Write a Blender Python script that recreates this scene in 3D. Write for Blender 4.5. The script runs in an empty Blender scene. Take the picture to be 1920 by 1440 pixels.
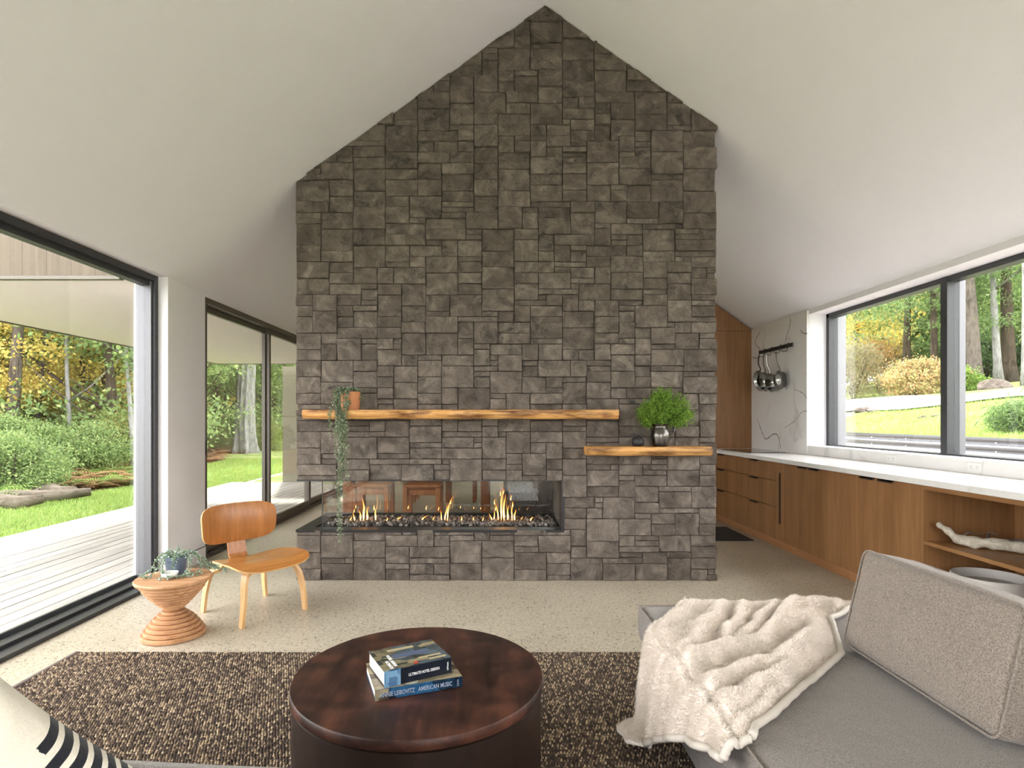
import bpy, bmesh, math, random
import numpy as np
from mathutils import Vector, Matrix, Euler, noise

S = bpy.context.scene
COL = S.collection
PI = math.pi
rnd = random.Random(7)

# ------------------------------------------------------------------ camera, world, sun, exposure
CAMH = 1.32
cd = bpy.data.cameras.new('camera')
cam = bpy.data.objects.new('camera', cd); COL.objects.link(cam)
cam.location = (0, 0, CAMH); cam.rotation_euler = (PI/2, 0, 0)
cd.sensor_width = 36; cd.lens = 36*1070/1920
cd.shift_x = 30/1920; cd.shift_y = 65/1920
cd.clip_start = .05; cd.clip_end = 300
S.camera = cam

w = bpy.data.worlds.new('overcast_sky'); S.world = w; w.use_nodes = True
bg = w.node_tree.nodes['Background']
bg.inputs[0].default_value = (.985, .955, .975, 1); bg.inputs[1].default_value = 3.35

sd = bpy.data.lights.new('sun', 'SUN'); sun = bpy.data.objects.new('sun', sd); COL.objects.link(sun)
sd.energy = 4.0; sd.angle = math.radians(4); sd.color = (1, .93, .8)
sun.rotation_euler = Vector((.30, -1, -.95)).to_track_quat('-Z', 'Y').to_euler()

def portal(name, loc, rot, sx, sy):
    l = bpy.data.lights.new(name, 'AREA'); l.shape = 'RECTANGLE'; l.size = sx; l.size_y = sy
    l.cycles.is_portal = True
    o = bpy.data.objects.new(name, l); COL.objects.link(o); o.location = loc; o.rotation_euler = rot
portal('sky_portal', (-3.02, 1.6, 1.25), (0, -PI/2, 0), 2.4, 6.3)
portal('sky_portal', (-3.02, 8.0, 1.25), (0, -PI/2, 0), 2.4, 5.4)
portal('sky_portal', (3.75, 2.9, 1.75), (0, PI/2, 0), 1.5, 6.9)
portal('sky_portal', (0.4, -2.75, 1.5), (PI/2, 0, 0), 4.2, 2.5)

vs = S.view_settings
vs.view_transform = 'Standard'; vs.look = 'None'; vs.gamma = 1; vs.use_curve_mapping = False
vs.exposure = 1.52
cy = S.cycles
cy.denoising_prefilter = 'FAST'; cy.max_bounces = 12; cy.diffuse_bounces = 6; cy.glossy_bounces = 4; cy.transparent_max_bounces = 24
cy.transmission_bounces = 6; cy.sample_clamp_indirect = 8; cy.caustics_reflective = False; cy.caustics_refractive = False

# ------------------------------------------------------------------ object helpers
ORG = {}
def put(o, parent=None):
    COL.objects.link(o)
    if parent is not None: o.parent = parent
    return o
def thing(name, label, cat, loc=(0, 0, 0), rz=0, group=None):
    o = bpy.data.objects.new(name, None); put(o)
    o.empty_display_size = .1
    o.location = loc; o.rotation_euler = (0, 0, rz)
    if label: o['label'] = label
    if cat: o['category'] = cat
    if group: o['group'] = group
    ORG[o.name] = Vector(loc)
    return o
def structure(name, loc=(0, 0, 0)):
    o = bpy.data.objects.new(name, None); put(o); o.location = loc; o['kind'] = 'structure'
    ORG[o.name] = Vector(loc); return o
def tag(o, label=None, cat=None, group=None, kind=None):
    if label: o['label'] = label
    if cat: o['category'] = cat
    if group: o['group'] = group
    if kind: o['kind'] = kind
    return o
def root_org(p):
    while p.parent is not None: p = p.parent
    return ORG.get(p.name, Vector((0, 0, 0)))
def finish(name, bm, mat, parent=None, world=False, smooth=False, angle=None, origin=None):
    """world=True: the mesh was drawn in world coordinates, move it under its parent's origin"""
    if parent is not None and world:
        bmesh.ops.translate(bm, verts=bm.verts, vec=-root_org(parent))
    if origin is not None: bmesh.ops.translate(bm, verts=bm.verts, vec=-Vector(origin))
    me = bpy.data.meshes.new(name); bm.to_mesh(me); bm.free()
    for m in (mat if isinstance(mat, (list, tuple)) else [mat]): me.materials.append(m)
    if smooth:
        me.polygons.foreach_set('use_smooth', [True]*len(me.polygons))
        if angle: me.set_sharp_from_angle(angle=math.radians(angle))
    o = bpy.data.objects.new(name, me); put(o, parent)
    if origin is not None: o.location = origin; ORG[o.name] = Vector(origin)
    return o
def fast_mesh(name, V, F, mat, parent=None, smooth=False):
    """V (n,3), F (m,k) numpy"""
    me = bpy.data.meshes.new(name)
    n, (m, k) = len(V), F.shape
    me.vertices.add(n); me.vertices.foreach_set('co', np.asarray(V, dtype=np.float32).ravel())
    me.loops.add(m*k); me.loops.foreach_set('vertex_index', F.astype(np.int32).ravel())
    me.polygons.add(m); me.polygons.foreach_set('loop_start', np.arange(0, m*k, k, dtype=np.int32))
    me.update(calc_edges=True)
    if smooth: me.polygons.foreach_set('use_smooth', np.ones(m, dtype=bool))
    me.materials.append(mat)
    o = bpy.data.objects.new(name, me); put(o, parent); return o
def copy_tree(o, parent=None):
    c = o.copy(); COL.objects.link(c); c.parent = parent
    for ch in o.children: copy_tree(ch, c)
    return c
def B(): return bmesh.new()
def box(bm, x0, x1, y0, y1, z0, z1, bev=0, seg=1, M=None):
    vs_ = [bm.verts.new(c) for c in ((x0,y0,z0),(x1,y0,z0),(x1,y1,z0),(x0,y1,z0),(x0,y0,z1),(x1,y0,z1),(x1,y1,z1),(x0,y1,z1))]
    fs = [bm.faces.new([vs_[i] for i in q]) for q in ((3,2,1,0),(4,5,6,7),(0,1,5,4),(1,2,6,5),(2,3,7,6),(3,0,4,7))]
    allv = vs_
    if bev:
        es = list({e for f in fs for e in f.edges})
        r = bmesh.ops.bevel(bm, geom=es, offset=bev, segments=seg, profile=.5, affect='EDGES')
        allv = list({v for f in r['faces'] for v in f.verts})
    if M is not None:
        bmesh.ops.transform(bm, matrix=M, verts=[v for v in allv if v.is_valid])
    return allv
def tube(bm, pts, rad, n=8, cap=True, squash=1.0):
    pts = [Vector(p) for p in pts]
    if not isinstance(rad, (list, tuple)): rad = [rad]*len(pts)
    rings = []; up = None
    for i, p in enumerate(pts):
        d = (pts[min(i+1, len(pts)-1)]-pts[max(i-1, 0)]).normalized()
        if up is None: up = Vector((0, 0, 1)) if abs(d.z) < .9 else Vector((1, 0, 0))
        a = d.cross(up)
        if a.length < 1e-5: a = d.orthogonal()
        a.normalize(); b = a.cross(d).normalized(); up = b
        rings.append([bm.verts.new(p+rad[i]*(math.cos(t)*a+squash*math.sin(t)*b)) for t in [2*PI*k/n for k in range(n)]])
    for r0, r1 in zip(rings, rings[1:]):
        for k in range(n): bm.faces.new((r0[k], r0[(k+1) % n], r1[(k+1) % n], r1[k]))
    if cap: bm.faces.new(rings[0][::-1]); bm.faces.new(rings[-1])
def lathe(bm, prof, n=32, M=None, cap=True):
    rings = []
    for r, z in prof:
        rings.append([bm.verts.new((r*math.cos(2*PI*k/n), r*math.sin(2*PI*k/n), z)) for k in range(n)])
    for r0, r1 in zip(rings, rings[1:]):
        for k in range(n): bm.faces.new((r0[k], r0[(k+1) % n], r1[(k+1) % n], r1[k]))
    if cap: bm.faces.new(rings[0][::-1]); bm.faces.new(rings[-1])
    if M is not None: bmesh.ops.transform(bm, matrix=M, verts=[v for r in rings for v in r])
def ribbon(bm, pts, wdir, widths, th):
    """bent plywood strip: path, width direction, widths, thickness"""
    pts = [Vector(p) for p in pts]; wd = Vector(wdir).normalized(); rings = []
    for i, p in enumerate(pts):
        d = (pts[min(i+1, len(pts)-1)]-pts[max(i-1, 0)]).normalized()
        nn = d.cross(wd).normalized(); h = widths[i]/2
        rings.append([bm.verts.new(p+a*h*wd+b*th/2*nn) for a, b in ((-1,-1),(1,-1),(1,1),(-1,1))])
    for r0, r1 in zip(rings, rings[1:]):
        for k in range(4): bm.faces.new((r0[k], r0[(k+1) % 4], r1[(k+1) % 4], r1[k]))
    bm.faces.new(rings[0][::-1]); bm.faces.new(rings[-1])
    bmesh.ops.recalc_face_normals(bm, faces=bm.faces)
def sheet(bm, grid, th, close=True):
    """thick curved sheet from a grid of points (rows x cols) offset along the normals"""
    R, Cn = len(grid), len(grid[0]); g = [[Vector(p) for p in r] for r in grid]
    def nrm(i, j):
        du = g[min(i+1, R-1)][j]-g[max(i-1, 0)][j]; dv = g[i][min(j+1, Cn-1)]-g[i][max(j-1, 0)]
        v = du.cross(dv); return v.normalized() if v.length > 1e-9 else Vector((0, 0, 1))
    A = [[bm.verts.new(g[i][j]+nrm(i, j)*th/2) for j in range(Cn)] for i in range(R)]
    Bk = [[bm.verts.new(g[i][j]-nrm(i, j)*th/2) for j in range(Cn)] for i in range(R)]
    for i in range(R-1):
        for j in range(Cn-1):
            bm.faces.new((A[i][j], A[i][j+1], A[i+1][j+1], A[i+1][j])); bm.faces.new((Bk[i+1][j], Bk[i+1][j+1], Bk[i][j+1], Bk[i][j]))
    for j in range(Cn-1):
        bm.faces.new((A[0][j+1], A[0][j], Bk[0][j], Bk[0][j+1])); bm.faces.new((A[-1][j], A[-1][j+1], Bk[-1][j+1], Bk[-1][j]))
    for i in range(R-1):
        bm.faces.new((A[i][0], A[i+1][0], Bk[i+1][0], Bk[i][0])); bm.faces.new((A[i+1][-1], A[i][-1], Bk[i][-1], Bk[i+1][-1]))
    bmesh.ops.recalc_face_normals(bm, faces=bm.faces)
def P(px, py, z=None, y=None):
    """world point of a spot of the photograph on the plane of height z, or at depth y"""
    if y is None: y = (CAMH-z)*1070/(py-785)
    return Vector(((px-930)/1070*y, y, CAMH-(py-785)/1070*y))
def smooth_path(pts, n=6):
    pts = [Vector(p) for p in pts]; out = []
    for i in range(len(pts)-1):
        p0 = pts[max(i-1, 0)]; p1 = pts[i]; p2 = pts[i+1]; p3 = pts[min(i+2, len(pts)-1)]
        for k in range(n):
            t = k/n
            out.append(.5*((2*p1)+(-p0+p2)*t+(2*p0-5*p1+4*p2-p3)*t*t+(-p0+3*p1-3*p2+p3)*t**3))
    out.append(pts[-1]); return out

# ------------------------------------------------------------------ materials
class NT:
    def __init__(s, name):
        s.m = bpy.data.materials.new(name); s.m.use_nodes = True; s.t = s.m.node_tree; s.n = s.t.nodes
        s.b = s.n['Principled BSDF']; s.out = s.n['Material Output']
    def node(s, typ, ins=None, **kw):
        x = s.n.new(typ)
        for k, v in kw.items(): setattr(x, k, v)
        for k, v in (ins or {}).items():
            if hasattr(v, 'is_output') or isinstance(v, bpy.types.NodeSocket): s.t.links.new(v, x.inputs[k])
            else: x.inputs[k].default_value = v
        return x
    def link(s, a, b): s.t.links.new(a, b)
    def coords(s, scale=(1, 1, 1), which='Object', rot=(0, 0, 0), rand=0):
        tc = s.node('ShaderNodeTexCoord').outputs[which]
        if rand:
            oi = s.node('ShaderNodeObjectInfo')
            off = s.node('ShaderNodeVectorMath', {0: oi.outputs['Random'], 1: (37*rand, 51*rand, 23*rand)}, operation='MULTIPLY').outputs[0]
            tc = s.node('ShaderNodeVectorMath', {0: tc, 1: off}, operation='ADD').outputs[0]
        mp = s.node('ShaderNodeMapping', {'Vector': tc, 'Scale': scale, 'Rotation': rot}); return mp.outputs[0]
    def noise(s, vec, scale, detail=4, rough=.55, dist=0):
        return s.node('ShaderNodeTexNoise', {'Vector': vec, 'Scale': scale, 'Detail': detail, 'Roughness': rough, 'Distortion': dist}).outputs['Fac']
    def ramp(s, fac, stops):
        r = s.node('ShaderNodeValToRGB', {'Fac': fac}); e = r.color_ramp.elements
        while len(e) < len(stops): e.new(.5)
        for el, (p, c) in zip(e, stops): el.position = p; el.color = (*c, 1) if len(c) == 3 else c
        return r.outputs[0]
    def mix(s, fac, a, b, mode='MIX'):
        x = s.node('ShaderNodeMix', data_type='RGBA', blend_type=mode)
        for i, v in ((0, fac), (6, a), (7, b)):
            if isinstance(v, bpy.types.NodeSocket): s.link(v, x.inputs[i])
            else: x.inputs[i].default_value = v if i == 0 or len(v) == 4 else (*v, 1)
        return x.outputs[2]
    def math(s, op, a, b=0, c=0):
        return s.node('ShaderNodeMath', {0: a, 1: b, 2: c}, operation=op).outputs[0]
    def bump(s, h, strength=.3, dist=.01, prev=None):
        x = s.node('ShaderNodeBump', {'Height': h, 'Strength': strength, 'Distance': dist})
        if prev is not None: s.link(prev, x.inputs['Normal'])
        s.link(x.outputs[0], s.b.inputs['Normal']); return x.outputs[0]
    def set(s, **kw):
        for k, v in kw.items():
            k = {'color': 'Base Color', 'rough': 'Roughness', 'metal': 'Metallic', 'spec': 'Specular IOR Level', 'sheen': 'Sheen Weight'}.get(k, k)
            if isinstance(v, bpy.types.NodeSocket): s.link(v, s.b.inputs[k])
            else: s.b.inputs[k].default_value = (*v, 1) if k == 'Base Color' and len(v) == 3 else v
        return s
def lin(r, g, b):
    f = lambda c: (c/255/12.92 if c/255 <= .04045 else ((c/255+.055)/1.055)**2.4)
    return (f(r), f(g), f(b))
def plain(name, c, rough=.5, metal=0, spec=.5, **kw):
    t = NT(name); t.set(color=c, rough=rough, metal=metal, spec=spec, **kw)
    v = t.noise(t.coords((1, 1, 1)), 60, 3); t.bump(v, .03, .002)
    return t.m

def m_plaster(name, c):
    t = NT(name); v = t.coords()
    n = t.noise(v, 3, 3); t.set(color=t.mix(n, tuple(x*.985 for x in c), c), rough=.9, spec=.2)
    t.bump(t.noise(v, 220, 2), .04, .002); return t.m
WHITE = m_plaster('white_drywall', (.855, .84, .868))
PIER = m_plaster('wall_paint', (.84, .82, .83))

def m_wood(name, dark, light, axis='Z', scale=1.0, rough=.45, rand=0, bump=.05, streak=1.0, spec=.4):
    t = NT(name)
    sc = {'X': (.06, 1, 1), 'Y': (1, .06, 1), 'Z': (1, 1, .06)}[axis]
    v = t.coords(tuple(k*scale for k in sc), rand=rand)
    a = t.noise(v, 26, 5, .6, .3); b = t.noise(v, 5, 3, .5, .8)
    f = t.math('ADD', t.math('MULTIPLY', a, .55*streak), t.math('MULTIPLY', b, .45))
    col = t.ramp(f, [(.34, dark), (.66, light)])
    if rand:
        oi = t.node('ShaderNodeObjectInfo')
        col = t.mix(.5, col, t.mix(oi.outputs['Random'], (.75, .75, .75), (1.2, 1.2, 1.2)), 'MULTIPLY') if False else \
              t.mix(1.0, col, t.ramp(oi.outputs['Random'], [(0, (.82, .82, .82)), (1, (1, 1, 1))]), 'MULTIPLY')
    t.set(color=col, rough=rough, spec=spec); t.bump(a, bump, .003); return t.m
CAB = m_wood('fir_cabinet_wood', lin(122, 85, 52), lin(150, 110, 72), 'Z', 1.6, .42)
CABH = m_wood('fir_shelf_wood', lin(126, 88, 54), lin(154, 114, 74), 'Y', 1.6, .42)
KICK_LIT = m_wood('lit_toe_kick_wood', lin(150, 104, 66), lin(172, 124, 84), 'Y', 1.6, .45)  # cabinet wood made lighter: the light falling on the kick is in its colour
WALNUT = m_wood('chair_veneer', lin(146, 90, 44), lin(188, 128, 74), 'Z', 1.1, .3)
WALNUTY = m_wood('chair_seat_veneer', lin(150, 92, 40), lin(190, 132, 74), 'X', 1.1, .25)
PLY = m_wood('plywood_edge', lin(205, 160, 105), lin(226, 186, 134), 'Z', 1.5, .35)
STOOL = m_wood('turned_stool_wood', lin(152, 106, 72), lin(198, 152, 112), 'X', 2.2, .45, streak=1.3)
DINE = m_wood('dining_wood', lin(120, 70, 38), lin(165, 102, 58), 'Z', 1, .4)
DARKW = m_wood('drum_side_wood', lin(30, 21, 18), lin(48, 35, 30), 'Z', .8, .4)
DECKW = m_wood('weathered_deck_wood', lin(140, 136, 130), lin(178, 174, 168), 'Y', .8, .75, rand=1, bump=.15)
CONSOLE = m_wood('console_wood', lin(150, 106, 66), lin(186, 140, 94), 'Z', 1, .5)

def m_drumtop():
    t = NT('stained_drum_top'); v = t.coords((1, .16, 1), rot=(0, 0, math.radians(62)))
    a = t.noise(v, 16, 6, .62, .5); b = t.noise(t.coords((1, 1, 1)), 5.5, 4, .55, .4)
    col = t.ramp(t.math('ADD', t.math('MULTIPLY', a, .45), t.math('MULTIPLY', b, .55)), [(.38, lin(28, 17, 15)), (.5, lin(56, 34, 28)), (.63, lin(88, 54, 42))])
    t.set(color=col, rough=.44, spec=.3); t.bump(a, .06, .003); return t.m
DRUMTOP = m_drumtop()

def m_mantel():
    t = NT('live_edge_wood'); v = t.coords((.12, 1, 1))
    a = t.noise(v, 22, 6, .62, .6); b = t.noise(t.coords((.5, 1.5, 2.2)), 3.2, 4, .6, .5)
    c = t.ramp(a, [(.3, lin(168, 112, 58)), (.7, lin(224, 176, 112))])
    d = t.ramp(b, [(.47, (0, 0, 0)), (.60, (1, 1, 1))])
    d2 = t.math('MULTIPLY', d, t.ramp(a, [(.35, (1,)*3), (.6, (.25,)*3)]))
    t.set(color=t.mix(d2, c, lin(74, 42, 24)), rough=.5, spec=.35); t.bump(a, .25, .004); return t.m
MANTEL = m_mantel()
BARK_EDGE = m_wood('bark_edge', lin(70, 42, 24), lin(150, 96, 52), 'X', 1, .7, bump=.4)

def m_stone(name='basalt_ledge_stone'):
    t = NT(name); v = t.coords(rand=1)
    oi = t.node('ShaderNodeObjectInfo').outputs['Random']
    a = t.noise(v, 7, 8, .68, .9); b = t.noise(v, 34, 6, .7, .6); c = t.noise(v, 3.2, 4, .6, 1.6)
    base = t.ramp(a, [(.3, lin(84, 76, 70)), (.5, lin(116, 107, 99)), (.7, lin(150, 140, 130))])
    base = t.mix(1.0, base, t.ramp(oi, [(0, (.72, .70, .69)), (.5, (.88, .87, .86)), (1, (1.0, .99, .98))]), 'MULTIPLY')
    blot = t.math('MULTIPLY', t.ramp(c, [(.55, (0,)*3), (.66, (1,)*3)]), t.ramp(b, [(.38, (0,)*3), (.55, (1,)*3)]))
    pk = t.math('GREATER_THAN', t.math('FRACT', t.math('MULTIPLY', oi, 13.7)), .35)
    blot = t.math('MULTIPLY', t.math('MULTIPLY', blot, pk), .7)
    t.set(color=t.mix(blot, base, lin(52, 50, 50)), rough=.86, spec=.25)
    n1 = t.bump(t.noise(v, 13, 8, .68, 1.4), 1.0, .03)
    t.bump(t.noise(v, 60, 5, .65), .6, .006, n1); return t.m
STONE = m_stone()
MORTAR = plain('dark_mortar', lin(58, 53, 49), .95)

def m_floor():
    t = NT('ground_concrete'); v = t.coords()
    base = t.ramp(t.noise(v, 1.3, 4, .6), [(.3, lin(166, 155, 136)), (.7, lin(196, 186, 167))])
    base = t.mix(.5, base, t.ramp(t.noise(v, 45, 4, .7), [(.3, lin(148, 136, 116)), (.7, lin(214, 206, 190))]))
    vo = t.node('ShaderNodeTexVoronoi', {'Vector': t.coords((1, 1, 0)), 'Scale': 58.0, 'Randomness': 1.0})
    cr = t.node('ShaderNodeSeparateColor', {0: vo.outputs['Color']})
    rad = t.math('MULTIPLY_ADD', cr.outputs[0], .30, .10)
    m = t.math('MINIMUM', t.math('MAXIMUM', t.math('MULTIPLY', t.math('SUBTRACT', rad, vo.outputs['Distance']), 14), 0), 1)
    m = t.math('MULTIPLY', m, t.math('GREATER_THAN', cr.outputs[1], .12))
    chips = t.ramp(cr.outputs[2], [(0, lin(56, 53, 50)), (.55, lin(94, 85, 75)), (.88, lin(140, 122, 98)), (1, lin(228, 224, 214))])
    vo2 = t.node('ShaderNodeTexVoronoi', {'Vector': t.coords((1, 1, 0)), 'Scale': 120.0})
    c2 = t.node('ShaderNodeSeparateColor', {0: vo2.outputs['Color']})
    m2 = t.math('MULTIPLY', t.math('LESS_THAN', vo2.outputs['Distance'], .3), t.math('GREATER_THAN', c2.outputs[1], .62))
    col = t.mix(t.math('MULTIPLY', m2, .45), base, lin(92, 85, 76)); col = t.mix(t.math('MULTIPLY', m, .95), col, chips)
    t.set(color=col, rough=.34, spec=.45); return t.m
FLOOR = m_floor()

def m_marble(name, amt=1.0):
    t = NT(name); v = t.coords((1, 1, 1), rot=(.4, .2, .3))
    d = t.node('ShaderNodeTexNoise', {'Vector': v, 'Scale': 1.4, 'Detail': 3.0}).outputs['Color']
    vv = t.node('ShaderNodeVectorMath', {0: v, 1: d}, operation='ADD').outputs[0]
    n = t.noise(vv, 1.05, 2, .4, .4)
    vein = t.ramp(t.math('ABSOLUTE', t.math('SUBTRACT', n, .5)), [(0, (1,)*3), (.012, (.35,)*3), (.03, (0,)*3)])
    msk = t.ramp(t.noise(v, 2.1, 2), [(.44, (0,)*3), (.56, (1,)*3)])
    f = t.math('MULTIPLY', t.math('MULTIPLY', vein, msk), .75*amt)
    t.set(color=t.mix(f, (.80, .79, .775), lin(142, 136, 132)), rough=.18, spec=.5); return t.m
MARBLE = m_marble('veined_white_quartz', .45); COUNTER = m_marble('white_quartz_top', .25)

def m_fabric(name, c1, c2, scale=260, bump=.5, sheen=.25, rough=.95):
    t = NT(name); v = t.coords()
    n = t.noise(v, scale, 3, .7); m = t.noise(v, 5, 3)
    col = t.mix(1.0, t.ramp(n, [(.36, c1), (.64, c2)]), t.ramp(m, [(.3, (.93,)*3), (.7, (1,)*3)]), 'MULTIPLY')
    t.set(color=col, rough=rough, spec=.15, sheen=sheen); n1 = t.bump(n, bump, .003)
    t.bump(t.noise(v, 7, 3, .5, .6), .25, .03, n1); return t.m
SOFA = m_fabric('grey_heathered_fabric', lin(104, 98, 93), lin(150, 143, 137))
CUSH = m_fabric('taupe_heathered_fabric', lin(104, 94, 86), lin(158, 147, 137))
FLEECE = m_fabric('cream_sherpa', lin(230, 220, 211), lin(246, 238, 229), 120, .3, .5)
SATIN = plain('cream_satin_binding', lin(200, 192, 182), .6)

def m_leaf(name, cols, trans=.45, rough=.55, k=.78):
    t = NT(name); g = t.node('ShaderNodeNewGeometry').outputs['Random Per Island']
    def pale(c): l = lin(*c); m = sum(l)/3; return tuple((x*.86+m*.14)*k for x in l)
    st = [(i/(len(cols)-1), pale(c)) for i, c in enumerate(cols)]
    col = t.ramp(g, st); t.set(color=col, rough=rough, spec=.3)
    tr = t.node('ShaderNodeBsdfTranslucent', {'Color': col})
    mx = t.node('ShaderNodeMixShader', {0: trans, 1: t.b.outputs[0], 2: tr.outputs[0]})
    t.link(mx.outputs[0], t.out.inputs[0]); return t.m
L_YEL = m_leaf('yellow_maple_leaves', [(200, 186, 84), (230, 214, 112), (240, 224, 104), (222, 184, 88), (190, 192, 98)], .5, k=.9)
L_GRN = m_leaf('green_leaves', [(88, 116, 58), (122, 150, 78), (150, 174, 96), (104, 134, 74), (172, 186, 112)], .45, k=.9)
L_DRK = m_leaf('dark_green_leaves', [(46, 72, 40), (70, 98, 52), (88, 116, 66), (58, 88, 54)], .4)
L_CON = m_leaf('conifer_needles', [(78, 108, 56), (112, 144, 76), (138, 166, 92), (92, 124, 74)], .4)
L_RED = m_leaf('rust_bracken', [(160, 110, 76), (186, 130, 92), (204, 156, 112), (172, 140, 84)], .4)
L_AUT = m_leaf('autumn_shrub_leaves', [(186, 160, 96), (206, 180, 116), (188, 130, 96), (158, 168, 98), (212, 186, 118)], .45)
L_REED = m_leaf('dry_twigs', [(140, 136, 96), (160, 156, 112), (116, 120, 80), (150, 128, 104)], .3)
L_FERN = m_leaf('fern_green', [(106, 144, 54), (138, 172, 70), (160, 188, 84)], .45)
L_GRASS = m_leaf('lawn_blades', [(120, 156, 62), (148, 184, 78), (168, 200, 92), (186, 196, 110)], .4)
L_HERB = m_leaf('herb_green', [(84, 122, 22), (110, 150, 32), (140, 176, 48), (124, 164, 40)], .4, k=1.0)
L_IVY = m_leaf('trailing_grey_green', [(92, 108, 80), (122, 136, 104), (150, 162, 132), (178, 186, 160)], .25, k=1.0)
L_SUC = m_leaf('blue_green_succulent', [(130, 160, 150), (156, 184, 172), (176, 196, 176), (150, 172, 140)], .2, k=1.0)

def m_bark(name, dark, light, sc=(1, 1, .18), bump=.9):
    t = NT(name); v = t.coords(sc)
    a = t.noise(v, 16, 6, .65, 1.0); b = t.noise(t.coords(), 3, 3)
    col = t.mix(t.ramp(b, [(.4, (0,)*3), (.7, (1,)*3)]), t.ramp(a, [(.35, dark), (.65, light)]), t.ramp(a, [(.35, tuple(x*.8 for x in light)), (.65, light)]))
    t.set(color=col, rough=.95, spec=.1); t.bump(a, bump, .05); return t.m
BARK_P = m_bark('pale_furrowed_bark', lin(84, 82, 80), lin(150, 149, 147))
BARK_G = m_bark('grey_bark', lin(52, 47, 43), lin(108, 100, 93))
BARK_D = m_bark('dark_bark', lin(38, 33, 29), lin(82, 72, 62))
def m_ground(name, stops, sc=3, fine=40, bump=.6):
    t = NT(name); v = t.coords()
    f = t.math('ADD', t.math('MULTIPLY', t.noise(v, sc, 5, .6), .6), t.math('MULTIPLY', t.noise(v, fine, 4, .7), .4))
    t.set(color=t.ramp(f, stops), rough=.95, spec=.1); t.bump(f, bump, .05); return t.m
LAWN = m_ground('lawn', [(.36, lin(88, 104, 56)), (.5, lin(118, 134, 76)), (.64, lin(150, 156, 104))], 1.2, 60)
FORESTFL = m_ground('forest_floor', [(.35, lin(66, 62, 42)), (.5, lin(92, 86, 60)), (.65, lin(116, 110, 80))], 1, 20)
GRAVEL = m_ground('gravel', [(.35, lin(150, 140, 134)), (.5, lin(182, 172, 166)), (.65, lin(204, 196, 190))], 4, 60)
ROCK = m_ground('field_rock', [(.35, lin(70, 63, 58)), (.5, lin(96, 88, 82)), (.65, lin(122, 114, 108))], 3, 18, .9)

def m_glass():
    t = NT('window_glass'); t.n.remove(t.b)
    tr = t.node('ShaderNodeBsdfTransparent', {'Color': (.965, .98, .97, 1)}); gl = t.node('ShaderNodeBsdfGlossy', {'Roughness': 0.0, 'Color': (1, 1, 1, 1)})
    bf = t.node('ShaderNodeNewGeometry').outputs['Backfacing']
    ior = t.math('MULTIPLY_ADD', bf, 1/1.45-1.45, 1.45)          # the same reflectance on both faces of the pane
    fr = t.node('ShaderNodeFresnel', {'IOR': ior})
    mx = t.node('ShaderNodeMixShader', {0: fr.outputs[0], 1: tr.outputs[0], 2: gl.outputs[0]}); t.link(mx.outputs[0], t.out.inputs[0]); return t.m
GLASS = m_glass()
FRAME = plain('bronze_anodised_frame', lin(92, 86, 78), .4, .35)
FRAMEG = plain('grey_anodised_frame', lin(112, 112, 116), .38, .3)
FRAMED = plain('charcoal_frame', lin(62, 63, 66), .45, .2)
BLACK = plain('black_steel', lin(34, 33, 34), .42, .3)
HANDLE = plain('dark_bronze_pull', lin(44, 38, 34), .45, .4)
STEEL = plain('polished_pan_steel', (.26, .26, .24), .2, 1.0)
PEWTER = plain('aged_pewter', (.12, .11, .10), .27, 1.0)
IRON = plain('black_iron_pot', lin(34, 32, 31), .55)
TERRA = plain('terracotta', lin(196, 132, 92), .85)
BLUEPOT = plain('slate_blue_glaze', lin(96, 108, 126), .45)
WHITEC = plain('white_ceramic', lin(226, 226, 220), .35)
SOIL = plain('potting_soil', lin(60, 48, 38), .95)
PLATE = plain('white_plastic_plate', lin(232, 232, 230), .35)
SLOT = plain('dark_slot', lin(40, 40, 40), .6)
LENS = plain('black_glass_hob', (.01, .01, .012), .06)
DRIFT = m_bark('driftwood', lin(150, 140, 124), lin(206, 198, 182), (.25, 1, 1), .5)
LOGW = m_bark('weathered_log', lin(78, 70, 60), lin(122, 114, 102), (.25, 1, 1), .6)
BEIGE = m_plaster('beige_paint', lin(214, 208, 186)); OLIVE = m_plaster('olive_render', lin(118, 114, 98))
ROOFBR = m_bark('brown_metal_fascia', lin(92, 84, 74), lin(106, 97, 86), (1, 1, .03), .02)
SOFFIT = m_plaster('soffit_board', lin(216, 205, 206))
PAGE = plain('page_edges', lin(206, 200, 190), .8)
LETTER = plain('white_print', lin(226, 228, 230), .5)
LETTERD = plain('dull_print', lin(150, 164, 186), .5)

# ================================================================== THE SETTING
XG, XW, XR = -2.83, -2.717, 3.47          # near glass, inner left wall, inner right wall
RX, RZ, RS = .4007, 4.695, .7055          # ridge and roof slope
def roofz(x): return RZ-abs(x-RX)*RS
Y0, Y1 = -2.6, 12.2
SY, SB = 4.66, 5.50                       # front and back of the stone fireplace
SX0, SX1 = -1.625, 1.79

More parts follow.
